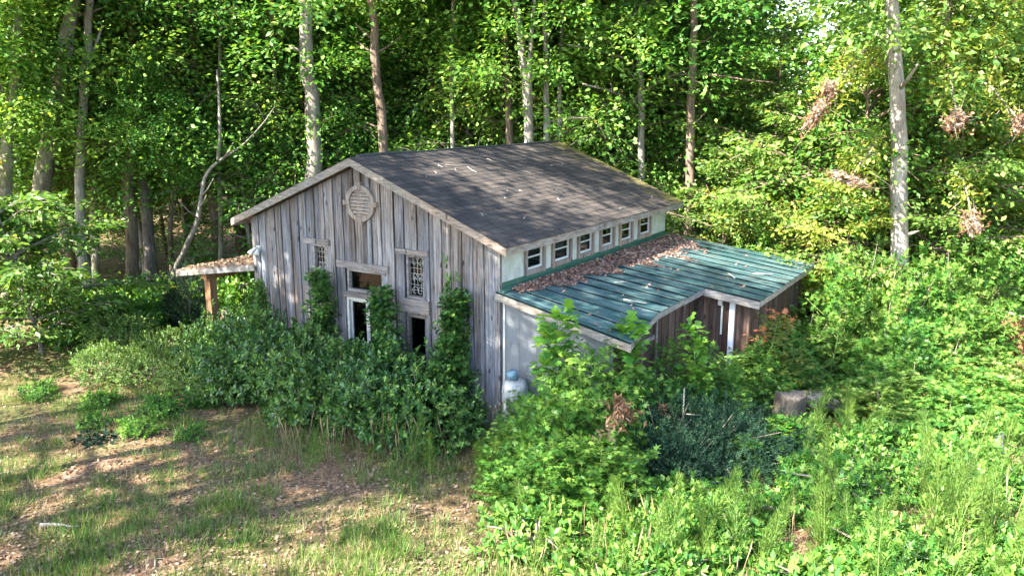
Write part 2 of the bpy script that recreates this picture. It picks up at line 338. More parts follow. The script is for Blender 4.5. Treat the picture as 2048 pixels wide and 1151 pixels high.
# ------------------------------------------------------------------ ground
def ground():
    a = np.concatenate([np.array([-420, -200, -110, -70]), np.linspace(-48, 48, 193), np.array([70, 110, 200, 420])])
    X, Y = np.meshgrid(a, a); Z = gz(X, Y)
    k = len(a); I = np.arange(k * k).reshape(k, k)
    F = np.stack([I[:-1, :-1], I[:-1, 1:], I[1:, 1:], I[1:, :-1]], -1).reshape(-1, 4)
    o = obj('ground', mesh_np('ground', np.stack([X, Y, Z], -1).reshape(-1, 3), F, M['ground'], True)); tag(o, 'leaf-strewn bare and grassy ground around the old house', None, None, 'structure')
ground()

# ------------------------------------------------------------------ house
L = 7.2; ZR, XE, ZE, OH = 4.60, 3.31, 3.29, .27; SL = (ZR - ZE) / XE
house = empty('house', (0, 0, 0), 'weathered grey board house with shingled gable roof and green metal lean-to', 'house')
def roofz(x): return ZR - SL * abs(x)
rg = np.random.default_rng(11)
OPEN = {'lw': (-1.28, -.92, 2.09, 2.92), 'tr': (-.40, .50, 2.10, 2.53), 'dr': (-.43, .53, .05, 1.98), 'rw': (1.05, 1.46, 2.14, 2.93), 'rl': (1.03, 1.49, .85, 1.84)}
front = empty('front_wall'); front.parent = house
# sheathing behind the boards: grid of cells leaving the openings free
def holed(mb, ax, a, b, u0, u1, v0, v1, holes):
    us = sorted({u0, u1, *[h[0] for h in holes], *[h[1] for h in holes]}); vs = sorted({v0, v1, *[h[2] for h in holes], *[h[3] for h in holes]})
    us = [u for u in us if u0 <= u <= u1]; vs = [v for v in vs if v0 <= v <= v1]
    for i in range(len(us) - 1):
        run = None
        for j in range(len(vs) - 1):
            cu, cv = (us[i] + us[i + 1]) / 2, (vs[j] + vs[j + 1]) / 2
            inside = any(h[0] < cu < h[1] and h[2] < cv < h[3] for h in holes)
            if not inside:
                poly = [(us[i], vs[j]), (us[i + 1], vs[j]), (us[i + 1], vs[j + 1]), (us[i], vs[j + 1])]
                mb.prism(poly, ax, a, b)
    return mb
sh = holed(MB(), 1, .03, .10, -2.98, 2.98, 0, 3.25, list(OPEN.values()))
sh.prism([(-2.98, 3.252), (2.98, 3.252), (2.98, 3.30), (0, 4.45), (-2.98, 3.30)], 1, .03, .10)
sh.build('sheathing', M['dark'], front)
edges = sorted({-3.0, 3.0, *[OPEN[k][i] for k in OPEN for i in (0, 1)]})
xs = [-3.0]
for a, b in zip(edges[:-1], edges[1:]):
    if b - a < .06: continue
    k = max(1, round((b - a) / .118)); cuts = np.linspace(a, b, k + 1)
    cuts[1:-1] += rg.uniform(-.03, .03, k - 1) if k > 1 else 0
    for c in cuts[1:]: xs.append(float(c))
nb = 0
for i, (a, b) in enumerate(zip(xs[:-1], xs[1:])):
    if b - a < .03: continue
    segs = [[0.02 + rg.uniform(0, .05), None]]
    hs = sorted([h for h in OPEN.values() if h[0] < (a + b) / 2 < h[1]], key=lambda h: h[2])
    for h in hs:
        segs[-1][1] = h[2] - .002; segs.append([h[3] + .002, None])
    yo = -.002 - (.022 if i % 2 else 0) - rg.uniform(0, .010); th = .022
    for s0, s1 in segs:
        g = rg.uniform(.004, .013) if i % 2 else .003
        ta, tb = roofz(a + g) - .14, roofz(b - g) - .14
        if s1 is not None and s1 - s0 < .05: continue
        mb = MB(); nn = 6 if s1 is None else 3; jl = rg.uniform(-.006, .006, (nn + 1, 3))
        top = s1 if s1 is not None else None
        for q in range(nn):
            def P(t, j, y):
                za = s0 + ((ta if top is None else top) - s0) * t; zb = s0 + ((tb if top is None else top) - s0) * t
                return [(a + g + jl[j, 0], y + jl[j, 2], za), (b - g + jl[j, 1], y + jl[j, 2] * .3, zb)]
            A = P(q / nn, q, yo - th); B = P((q + 1) / nn, q + 1, yo - th); A2 = P(q / nn, q, yo); B2 = P((q + 1) / nn, q + 1, yo)
            k = len(mb.v); mb.v += [tuple(map(float, z)) for z in (A[0], A[1], B[1], B[0], A2[0], A2[1], B2[1], B2[0])]
            mb.f += [(k, k + 1, k + 2, k + 3), (k + 4, k, k + 3, k + 7), (k + 1, k + 5, k + 6, k + 2)]
            if q == 0: mb.f.append((k, k + 4, k + 5, k + 1))
            if q == nn - 1: mb.f.append((k + 3, k + 2, k + 6, k + 7))
        mb.build('board', M['board'], front); nb += 1
# corner trim at the right end
MB().box(2.985, 3.06, -.05, .02, .05, 3.18).build('corner_board', M['board'], front)
# lintels, sills and casings
M['fascia'] = wood_mat('fascia_wood', [(.10, .085, .07), (.25, .222, .19), (.38, .348, .307)], (2.0, 2.0, 12), 40, .4)
def trimbox(name, x0, x1, z0, z1, y0=-.085, y1=-.03, mat='trim', parent=front):
    j = rg.uniform(-.008, .008, 4)
    mb = MB().prism([(x0, z0 + j[0]), (x1, z0 + j[1]), (x1, z1 + j[2]), (x0, z1 + j[3])], 1, y0, y1); return mb.build(name, M[mat], parent)
M['lintel'] = wood_mat('lintel_wood', [(.09, .075, .067), (.21, .19, .175), (.36, .335, .315)], (1.0, 9, 9), 40, .6)
def window(key, panes=1, lintel=None, sill=None, jamb='casing', leaded=False, white=False):
    x0, x1, z0, z1 = OPEN[key]; wdw = empty('window'); wdw.parent = house
    fm = 'sash' if white else 'lintel'; t = .045
    fr = MB(); fr.box(x0, x0 + t, -.03, .12, z0, z1); fr.box(x1 - t, x1, -.03, .12, z0, z1); fr.box(x0 + t, x1 - t, -.03, .12, z1 - t, z1); fr.box(x0 + t, x1 - t, -.035, .12, z0, z0 + t)
    fr.build('window_frame', M[fm], wdw)
    MB().box(x0 + t, x1 - t, .05, .056, z0 + t, z1 - t).build('pane', M['glass'], wdw)
    if lintel: trimbox('lintel', *lintel, mat='lintel', parent=wdw)
    if sill: trimbox('sill', *sill, mat='lintel', parent=wdw, y0=-.10)
    if leaded:
        c = MB(); a, b, d, e = x0 + t, x1 - t, z0 + t, z1 - t; ww, hh = b - a, e - d
        for i in range(1, 4): c.tube([(a + ww * i / 4, .035, d + hh * .06), (a + ww * i / 4, .035, e - hh * .06)], .004, 5)
        for i in range(1, 7): c.tube([(a, .035, d + hh * i / 7), (b, .035, d + hh * i / 7)], .004, 5)
        for zc, rr in ((d + hh * .12, .3), (d + hh * .88, .3), (d + hh * .5, .22), (d + hh * .42, .16)):
            for sx in (.3, .7):
                th = np.linspace(0, 2 * math.pi * .85, 12); r0 = ww * rr * np.linspace(1, .45, 12)
                c.tube(np.stack([a + ww * sx + r0 * np.cos(th) * .8, np.full(12, .03), zc + r0 * np.sin(th)], 1), .005, 5)
        c.build('leaded_came', M['lead'], wdw)
    return wdw
window('lw', lintel=(-1.47, -.80, 2.925, 3.03), sill=(-1.42, -.80, 2.0, 2.085), leaded=True)
window('tr', lintel=(-.62, .66, 2.54, 2.67), sill=(-.47, .57, 2.0, 2.095))
window('rw', lintel=(.84, 1.58, 2.94, 3.03), sill=(.93, 1.60, 1.90, 2.135), leaded=True)
window('rl', sill=(.93, 1.6, .76, .845))
door = empty('door'); door.parent = house
x0, x1, z0, z1 = OPEN['dr']; f = MB()
f.box(x0, x0 + .05, -.04, .1, z0, z1).box(x1 - .05, x1, -.04, .1, z0, z1).box(x0 + .05, x1 - .05, -.04, .1, z1 - .05, z1); f.build('door_frame', M['sash'], door)
for a, b in ((x0 + .052, .048), (.052, x1 - .052)):
    s = MB().box(a, a + .03, .02, .06, z0, z1 - .052).box(b - .05, b, .02, .06, z0, z1 - .052).box(a + .03, b - .05, .02, .06, z0, z0 + .25).box(a + .03, b - .05, .02, .06, z1 - .09, z1 - .052)
    lf = s.build('door_leaf', M['sash'], door); MB().box(a + .03, b - .05, .038, .043, z0 + .25, z1 - .09).build('pane', M['glass'], lf)
h = MB().tube([(.02, -.02, 1.0), (.02, -.03, 1.02), (-.06, -.03, 1.02)], .01, 6); h.build('handle', M['lead'], door)
# oval louvred vent
vent = empty('gable_vent'); vent.parent = house
vx, vz = .05, 3.775
def ell(rx, rz, n=32, a0=0, a1=2 * math.pi): return [(vx + rx * math.cos(t), vz + rz * math.sin(t)) for t in np.linspace(a0, a1, n)]
for k in range(4):
    a0, a1 = k * math.pi / 2 + .08, (k + 1) * math.pi / 2 - .08
    o_, i_ = ell(.345, .335, 12, a0, a1), ell(.262, .255, 12, a0, a1)
    mb = MB()
    for q in range(11):
        mb.hexa([(o_[q][0], -.10, o_[q][1]), (o_[q + 1][0], -.10, o_[q + 1][1]), (i_[q + 1][0], -.10, i_[q + 1][1]), (i_[q][0], -.10, i_[q][1])],
                [(o_[q][0], -.03, o_[q][1]), (o_[q + 1][0], -.03, o_[q + 1][1]), (i_[q + 1][0], -.03, i_[q + 1][1]), (i_[q][0], -.03, i_[q][1])])
    mb.build('vent_ring', M['trim'], vent)
    t = k * math.pi / 2; cx, cz = math.cos(t), math.sin(t); tx, tz = -cz, cx
    pts = [(vx + cx * r + tx * s, vz + cz * r * .97 + tz * s) for r, s in ((.25, -.028), (.40, -.045), (.40, .045), (.25, .028))]
    MB().prism(pts, 1, -.115, -.03).build('keystone', M['trim'], vent)
MB().prism(ell(.27, .263, 28)[:-1], 1, -.045, -.032).build('vent_backing', M['dark'], vent)
for k in range(8):
    zc = vz - .225 + k * .0643; hw = .262 * math.sqrt(max(0, 1 - ((zc - vz) / .262) ** 2)) - .004
    MB().hexa([(vx - hw, -.088, zc - .028), (vx + hw, -.088, zc - .028), (vx + hw, -.060, zc + .018), (vx - hw, -.060, zc + .018)],
              [(vx - hw, -.082, zc - .032), (vx + hw, -.082, zc - .032), (vx + hw, -.054, zc + .014), (vx - hw, -.054, zc + .014)]).build('louvre_slat', M['trim'], vent)
# plain left and back walls, interior
bk = empty('rear_wall'); bk.parent = house
for i in range(40):
    x = -3 + i * .15; MB().box(x + .003, x + .147, L - .03, L, .05, min(roofz(x), roofz(x + .15)) - .13).build('board', M['board'], bk)
lf = empty('side_wall'); lf.parent = house
for i in range(47):
    y = .12 + i * .15; MB().box(-3.0, -2.97, y + .003, y + .147, .05, 3.2).build('board', M['board'], lf)
MB().box(-2.94, 2.94, .14, L - .05, .02, .06).build('floor_deck', M['floorboard'], house)
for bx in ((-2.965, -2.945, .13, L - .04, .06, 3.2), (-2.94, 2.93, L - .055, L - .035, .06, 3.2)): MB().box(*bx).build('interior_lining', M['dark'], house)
# clerestory wall on the lean-to side
WIN = [(.80, 1.50), (1.75, 2.50), (2.74, 3.44), (3.70, 4.38), (4.62, 5.30), (5.60, 6.32)]
holes = [(a + .07, b - .07, 2.69, 3.12) for a, b in WIN]
cw = holed(MB(), 0, 2.94, 3.0, .02, L, 0.05, 3.20, holes); cw.build('clerestory_wall', M['white'], house)
for (a, b), h in zip(WIN, holes):
    wd = empty('clerestory_window'); wd.parent = house
    j = rg.uniform(-.012, .012, 4); c = MB()
    c.box(3.002, 3.045, a + j[0], a + .07, 2.60 + j[1], 3.17); c.box(3.002, 3.045, b - .07, b + j[2], 2.60 + j[3], 3.17); c.box(3.002, 3.035, a + .0705, b - .0705, 2.60, 2.688)
    c.build('casing', M['casing'], wd)
    y0, y1, z0, z1 = h; s = MB(); t = .035; X0, X1 = 2.955, 2.99
    s.box(X0, X1, y0, y0 + t, z0, z1).box(X0, X1, y1 - t, y1, z0, z1).box(X0, X1, y0 + t, y1 - t, z1 - t, z1).box(X0, X1, y0 + t, y1 - t, z0, z0 + t).box(X0, X1 - .004, y0 + t, y1 - t, (z0 + z1) / 2 - .012, (z0 + z1) / 2 + .012)
    s.build('sash', M['sash'], wd)
    MB().box(2.968, 2.972, y0 + t, y1 - t, z0 + t, (z0 + z1) / 2 - .012).build('pane', M['glass'], wd)
    MB().box(2.968, 2.972, y0 + t, y1 - t, (z0 + z1) / 2 + .012, z1 - t).build('pane', M['glass'], wd)
fl = MB(); fl.box(3.003, 3.012, -.02, L + .02, 2.47, 2.61); fl.hexa([(3.0, -.04, 2.53), (3.14, -.04, 2.485), (3.14, L + .3, 2.485), (3.0, L + .3, 2.53)], [(3.0, -.04, 2.538), (3.14, -.04, 2.493), (3.14, L + .3, 2.493), (3.0, L + .3, 2.538)])
fl.build('flashing', M['flash'], house)
# main roof
roof = empty('roof'); roof.parent = house
Y0, Y1 = -OH, L + OH
for s in (1, -1):
    MB().hexa([(0, Y0 + .03, ZR - .10), (s * (XE - .03), Y0 + .03, ZE - .088), (s * (XE - .03), Y1 - .03, ZE - .088), (0, Y1 - .03, ZR - .10)],
              [(0, Y0 + .03, ZR - .012), (s * (XE - .03), Y0 + .03, ZE), (s * (XE - .03), Y1 - .03, ZE), (0, Y1 - .03, ZR - .012)]).build('roof_deck', M['trim'], roof)
    for ya, yb in ((Y0, Y0 + .028), (Y1 - .028, Y1)):
        MB().prism([(0, ZR - .145), (s * (XE + .02), ZE - .153), (s * (XE + .02), ZE - .012), (0, ZR - .004)], 1, ya, yb).build('rake_board', M['fascia'], roof)
    MB().box(*sorted((s * (XE - .028), s * XE)), Y0 + .03, Y1 - .03, ZE - .15, ZE - .02).build('eave_board', M['fascia'], roof)
EXPO, TW = .142, .305
sl_len = math.hypot(XE + .03, ZR - ZE); ang = math.atan(SL); nc = int(sl_len / EXPO) + 1
tabm = MB(); tabm.hexa([(0, .002, 0), (.175, .002, 0), (.175, TW - .006, 0), (0, TW - .006, 0)], [(0, .004, .0035), (.175, .004, .010), (.173, TW - .008, .010), (0, TW - .008, .0035)])
tab_me = tabm.mesh('shingle', M['shingle']); tabs = []
for c in range(nc):
    d0 = sl_len - (nc - c) * EXPO - .03
    off = (TW / 2 if c % 2 else 0) + rg.uniform(-.02, .02)
    y = Y0 - .02 - off
    while y < Y1:
        a_, b_ = max(y, Y0 - .015), min(y + TW, Y1 + .015)
        if b_ - a_ > .04: tabs.append((max(d0, .0), a_ + rg.uniform(-.003, .003), (b_ - a_) / TW))
        y += TW
def tab_matrix(d, y, s=1):
    x = d * math.cos(ang); z = ZR - d * math.sin(ang) + .002
    return Matrix.Translation((s * x, y, z)) @ (Matrix.Rotation(ang + rg.normal() * .004, 4, 'Y') if s > 0 else (Matrix.Rotation(math.pi, 4, 'Z') @ Matrix.Rotation(ang, 4, 'Y'))) @ Matrix.Rotation(rg.normal() * .006, 4, 'Z')
tabs.sort(key=lambda t: np.linalg.norm(np.array([t[0] * math.cos(ang), t[1], ZR - t[0] * math.sin(ang)]) - CAM))
for d, y, c in tabs[:300]:
    o = obj('shingle', tab_me, roof); o.matrix_local = tab_matrix(d, y) @ Matrix.Diagonal((1, c, 1, 1))
def joined(items, s):
    mb = MB()
    for d, y, c in items:
        mt = tab_matrix(d, y, s) @ Matrix.Diagonal((1, c, 1, 1)); mb.add([mt @ Vector(v) for v in tabm.v], tabm.f)
    return mb
tag(joined(tabs[300:], 1).build('shingle_field', M['shingle'], roof), kind='stuff')
tag(joined([(d, y + TW, c) for d, y, c in tabs], -1).build('shingle_field', M['shingle'], roof), kind='stuff')
yy = np.linspace(Y0 + .25, Y1 - .12, 26)
MB().tube(np.stack([np.zeros(26) - .05, yy, ZR + .012 + .010 * np.sin(yy * 2.2)], 1), .035, 8).build('ridge_cap', paint_mat('black_ridge', (.02, .02, .022), (.06, .06, .06), .4, .7), roof)
# lean-to metal roof
shed = empty('lean_to_roof'); shed.parent = house
Y2, YS, YF = -.10, 3.38, 7.62; XA, XB = 5.37, 6.40
def shz(x, y):
    s = max(0., min(1., (1.15 - y) / 1.25)) ** 1.15
    return 2.487 - (.125 + .082 * s) * (x - 3.0) - .004 * math.sin(y * 3 + x)
def xedge(y): return XA + .09 * max(0, min(1, (1.15 - y) / 1.25)) if y < YS - 1e-6 else XB
bounds = list(np.linspace(Y2, YS, 9)) + list(np.linspace(YS, YF, 11))[1:]
for a, b in zip(bounds[:-1], bounds[1:]):
    xe = xedge((a + b) / 2); mb = MB(); xs_ = np.linspace(3.02, xe, 9)
    prof = [(a + .001, .0), (a + .001, .034), (a + .022, .034), (a + .034, .004), ((a + b) / 2 - .05, .003), ((a + b) / 2, .009), ((a + b) / 2 + .05, .003), (b - .001, .003)]
    jz = rg.uniform(-.004, .004)
    for x in xs_:
        for y, h in prof:
            xx = 3.02 + (x - 3.02) / (xe - 3.02) * (xedge(y if y < YS else YS + .1) - 3.02) if b <= YS + 1e-6 else x
            mb.v.append((float(xx), float(y), float(shz(xx, y) + h + jz)))
    q = len(prof)
    mb.f = [(i * q + k, (i + 1) * q + k, (i + 1) * q + k + 1, i * q + k + 1) for i in range(8) for k in range(q - 1)]
    nv = len(mb.v); mb.v += [(x, y, z - .012) for x, y, z in mb.v]
    mb.f += [tuple(nv + i for i in fc[::-1]) for fc in list(mb.f)]
    e = 8 * q; mb.f += [(e + k, nv + e + k, nv + e + k + 1, e + k + 1) for k in range(q - 1)]
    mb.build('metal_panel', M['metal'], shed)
def strip(name, pts, h, t, mat='trim', drop=.012):
    """board hung below a line of roof points"""
    pts = np.asarray(pts, float); d = pts[-1] - pts[0]; nrm = unit(np.array([-d[1], d[0], 0.])); mb = MB()
    for a, b in zip(pts[:-1], pts[1:]):
        a = a - [0, 0, drop]; b = b - [0, 0, drop]; o = nrm * t
        mb.hexa([a, b, b + o, a + o], [a - [0, 0, h], b - [0, 0, h], b + o - [0, 0, h], a + o - [0, 0, h]])
    return mb.build(name, M[mat], shed)
P3 = lambda x, y: (x, y, shz(x, y))
strip('rake_board', [P3(x, Y2) for x in np.linspace(3.0, xedge(Y2), 8)], .12, .03, 'fascia')
strip('eave_board', [P3(xedge(y), y) for y in np.linspace(Y2 + .03, YS - .04, 12)], .10, .03, 'fascia')
strip('rake_board', [P3(x, YS - .02) for x in np.linspace(XA - .02, XB, 5)], .13, .03, 'fascia')
strip('eave_board', [P3(XB, y) for y in np.linspace(YS + .02, YF - .03, 6)], .10, .03, 'fascia')
strip('rake_board', [P3(x, YF - .035) for x in np.linspace(3.05, XB - .03, 5)], .11, .03, 'fascia')
# lean-to walls
sw = empty('lean_to_wall'); sw.parent = house
XW, XW2, YW = 5.12, 6.18, 3.62
k = 6
for i in range(k):
    a = 3.062 + i * (XW - 3.07) / k; b = 3.062 + (i + 1) * (XW - 3.07) / k
    MB().prism([(a + .002, .05), (b - .002, .05), (b - .002, shz(b, 0) - .06), (a + .002, shz(a, 0) - .06)], 1, .012, .04).build('wall_panel', M['greywall'], sw)
MB().box(3.10, 3.135, -.012, .010, .05, 2.36).build('corner_strip', M['sash'], sw)
def vboards(x0, y0, x1, y1, mat, nrm, wd=.17):
    d = math.hypot(x1 - x0, y1 - y0); k = round(d / wd); ux, uy = (x1 - x0) / d, (y1 - y0) / d
    for i in range(k):
        a, b = i * d / k + .004, (i + 1) * d / k - .004; yo = .012 * (i % 2) + rg.uniform(0, .008)
        pa = np.array([x0 + ux * a, y0 + uy * a]) + np.array(nrm) * yo; pb = np.array([x0 + ux * b, y0 + uy * b]) + np.array(nrm) * yo
        o2 = np.array(nrm) * -.022; za, zb = shz(*pa) - .04, shz(*pb) - .04
        MB().hexa([(*pa, .05), (*pb, .05), (*(pb + o2), .05), (*(pa + o2), .05)], [(*pa, za), (*pb, zb), (*(pb + o2), zb), (*(pa + o2), za)]).build('board', M[mat], sw)
vboards(XW, .05, XW, YW - .01, 'brownboard', (1, 0))
vboards(XW + .03, YW, XW2, YW, 'brownboard', (0, -1), .13)
vboards(XW2, YW + .03, XW2, 7.4, 'brownboard', (1, 0))
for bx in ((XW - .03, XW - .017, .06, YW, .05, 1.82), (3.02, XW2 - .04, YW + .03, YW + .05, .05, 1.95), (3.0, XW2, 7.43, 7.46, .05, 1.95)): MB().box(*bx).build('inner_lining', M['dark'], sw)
MB().box(5.80, 5.90, YW - .06, YW - .022, .05, 2.06).build('door_post', paint_mat('lilac_white', (.60, .60, .66), (.4, .4, .42), .5), sw)
mb = MB().box(5.58, 5.66, YW - .075, YW - .025, 1.86, 2.02).box(5.64, 5.672, YW - .05, YW - .024, 1.30, 1.86); mb.build('junction_box', M['sash'], sw)
mb = MB().tube([(XW + .05, 1.62, .1), (XW + .06, 1.60, .9), (XW + .045, 1.63, 1.95)], .018, 7); mb.build('drain_pipe', M['fascia'], sw, True)
mb = MB().box(XW - .01, XW + .045, .65, 1.55, 1.62, 1.70); mb.build('ledger', M['fascia'], sw)
# porch on the far side
porch = empty('porch'); porch.parent = house
def pz(x): return 2.32 + .155 * (x + 3.0)
MB().hexa([(-5.55, -.06, pz(-5.55)), (-2.99, -.06, pz(-2.99)), (-2.99, 2.4, pz(-2.99)), (-5.55, 2.4, pz(-5.55))], [(-5.55, -.06, pz(-5.55) + .03), (-2.99, -.06, pz(-2.99) + .03), (-2.99, 2.4, pz(-2.99) + .03), (-5.55, 2.4, pz(-5.55) + .03)]).build('porch_roof', paint_mat('porch_roofing', (.10, .07, .055), (.19, .135, .10), .9, .9, (5, 3, 1)), porch)
MB().prism([(-5.55, pz(-5.55) - .115), (-2.93, pz(-2.93) - .115), (-2.93, pz(-2.93) - .002), (-5.55, pz(-5.55) - .002)], 1, -.095, -.06).build('fascia_board', M['fascia'], porch)
MB().box(-5.58, -5.552, -.06, 2.4, pz(-5.55) - .10, pz(-5.55) + .02).build('fascia_board', M['fascia'], porch)
MB().box(-4.72, -4.56, -.05, 2.35, 1.83, pz(-4.72) - .01).build('beam', M['post'], porch)
for y in (.02, 2.15): MB().box(-4.73, -4.55, y, y + .18, .0, 1.828).build('post', M['post'], porch)
# flood light on the gable
fld = empty('flood_light', (-2.80, -.05, 2.68), 'white twin-headed flood light on the gable corner beside the porch', 'lamp')
MB().box(-.05, .05, -.02, .03, -.04, .06).build('mounting_box', M['sash'], fld)
for s in (-1, 1):
    mb = MB().tube([(s * .02, -.02, .02), (s * .05, -.06, .0), (s * .075, -.10, -.04), (s * .10, -.16, -.10)], [.018, .03, .045, .06], 10); mb.build('lamp_head', M['sash'], fld, True)

# ------------------------------------------------------------------ trees
def tree_meshes(seed, H=14, clear=3.5, limbs=52, lmax=3.6, lsize=.13, per=34, mat='forest', bark='bark_grey', tr=.19, flat=.30, tplname='oval', lean=.5, droop=.25, top=.35):
    g = np.random.default_rng(seed); tb = MB(); lv = LV()
    zz = np.linspace(-.15, H * .93, 12); ph = g.uniform(0, 6, 4); wob = lean * (zz / H)
    path = np.stack([wob * np.sin(zz * .35 + ph[0]) * .8, wob * np.sin(zz * .3 + ph[1]) * .8, zz], 1); path -= [path[0, 0], path[0, 1], 0]
    rad = tr * (1 - .82 * (zz - zz[0]) / (zz[-1] - zz[0])); rad[0] *= 1.35; rad[1] *= 1.03
    tb.tube(path, rad, 9, True, .06, g); trunk_n = len(tb.v)
    P_, D_, N_, S_ = [], [], [], []
    for i in range(limbs):
        t = (i + g.uniform(0, 1)) / limbs; h = clear + (H * .95 - clear) * t
        b0 = np.array([np.interp(h, zz, path[:, 0]), np.interp(h, zz, path[:, 1]), h]); az = i * 2.39996 + g.uniform(-.5, .5)
        prof = (.55 + .45 * math.sin(math.pi * min(1, t * 1.15 + .12))) * (1 - max(0, t - .6) * (1 - top) / .4)
        ll = lmax * prof * g.uniform(.65, 1.15); el = g.uniform(-.1, .65) + .5 * t
        dv = np.array([math.cos(az) * math.cos(el), math.sin(az) * math.cos(el), math.sin(el)])
        u = np.linspace(0, 1, 5)[:, None]; side = np.array([-dv[1], dv[0], 0]) * g.uniform(-.2, .2)
        lp = b0 + dv * ll * u + np.array([0, 0, -droop * ll]) * u ** 2 + side * ll * u ** 2
        tb.tube(lp, (rad.min() + .018 + .014 * ll) * np.linspace(.75, .12, 5), 5, False)
        ns = int(4 + ll * 2.2)
        for s in range(ns + 1):
            q = .25 + .75 * (s + g.uniform(0, .8)) / (ns + .8); q = min(q, 1)
            a0 = b0 + dv * ll * q + np.array([0, 0, -droop * ll * q * q]) + side * ll * q * q
            sg = 1 if s % 2 else -1; turn = sg * g.uniform(.4, 1.1) if s < ns else 0
            ca, sa = math.cos(turn), math.sin(turn); sd = np.array([dv[0] * ca - dv[1] * sa, dv[0] * sa + dv[1] * ca, g.uniform(-.45, .55) if flat > .15 else g.uniform(-.15, .3)]); sd /= np.linalg.norm(sd)
            sl_ = ll * g.uniform(.22, .42) * (1.15 - .5 * q) + .25
            tb.tube([a0, a0 + sd * sl_ * .6, a0 + sd * sl_ - np.array([0, 0, .08 * sl_])], [.014, .009, .004], 3, False)
            k = int(per * g.uniform(.7, 1.3) * (.5 + sl_ * .6)); w_ = g.uniform(.05, 1.15, k)
            lat = np.array([-sd[1], sd[0], 0]); off = g.normal(0, .16 + .10 * sl_, k) * np.clip(1.25 - .6 * w_, .3, 1)
            pos = a0 + sd * (sl_ * w_)[:, None] + lat * off[:, None]; pos[:, 2] += g.normal(0, flat * (.3 + .45 * sl_), k) - .12 * sl_ * w_ ** 2 - .15 * off ** 2
            dirs = sd * .7 + lat * (np.sign(off) * g.uniform(.2, 1, k))[:, None] + g.normal(0, .35, (k, 3)); dirs[:, 2] -= .25
            nn = np.array([0, 0, 1.]) + g.normal(0, .75, (k, 3))
            P_.append(pos); D_.append(dirs); N_.append(nn); S_.append(lsize * g.uniform(.45, 1.4, k) * (1 + .35 * t))
    lv.add(np.concatenate(P_), np.concatenate(D_), np.concatenate(N_), np.concatenate(S_))
    return tb.mesh('trunk', M[bark], True), lv.mesh('crown', tplname, M[mat])
def put_tree(name, xy, meshes, label, cat='tree', group=None, rz=0, sc_=1.0, trunk=True):
    r = empty(name, (float(xy[0]), float(xy[1]), float(gz(*xy))), label, cat, group, rz); r.scale = (sc_,) * 3
    if trunk and meshes[0]: obj('trunk', meshes[0], r)
    obj('crown', meshes[1], r); return r
TALL = [tree_meshes(100 + i, H=(15, 14, 16)[i], clear=(3.6, 4.2, 3.0)[i], limbs=(46, 44, 50)[i], lmax=(3.6, 3.3, 3.8)[i], lsize=.13, per=42, bark=('bark_grey', 'bark_brown', 'bark_moss')[i]) for i in range(3)]
EDGF = [tree_meshes(130 + i, H=(11, 10)[i], clear=(3.0, 2.6)[i], limbs=46, lmax=(3.1, 2.8)[i], lsize=.12, per=44, bark='bark_grey', tr=.11) for i in range(2)]
MID = [tree_meshes(120 + i, H=(8.5, 7.5, 9.5)[i], clear=(1.2, .9, 1.6)[i], limbs=(34, 30, 38)[i], lmax=(2.7, 2.5, 2.9)[i], lsize=.115, per=44, bark=('bark_brown', 'bark_grey', 'bark_moss')[i], tr=.09) for i in range(3)]
LAYER = [tree_meshes(140 + i, H=(6.5, 5.5, 8.0)[i], clear=(.6, .5, .8)[i], limbs=(26, 24, 30)[i], lmax=(2.8, 2.6, 3.0)[i], lsize=.12, per=44, mat=('edge', 'yellow', 'edge')[i], bark='bark_brown', tr=.07, flat=.09, droop=.12) for i in range(3)]
OAK = [tree_meshes(160 + i, H=(13, 12)[i], clear=(2.2, 1.6)[i], limbs=(48, 42)[i], lmax=(3.6, 3.2)[i], lsize=.15, per=34, mat=('edge', 'yellow')[i], bark='bark_pale', tr=.17, flat=.2) for i in range(2)]
HIGH = [tree_meshes(180 + i, H=15, clear=(6.5, 7.5)[i], limbs=30, lmax=3.4, lsize=.15, per=34, bark='bark_pale') for i in range(2)]

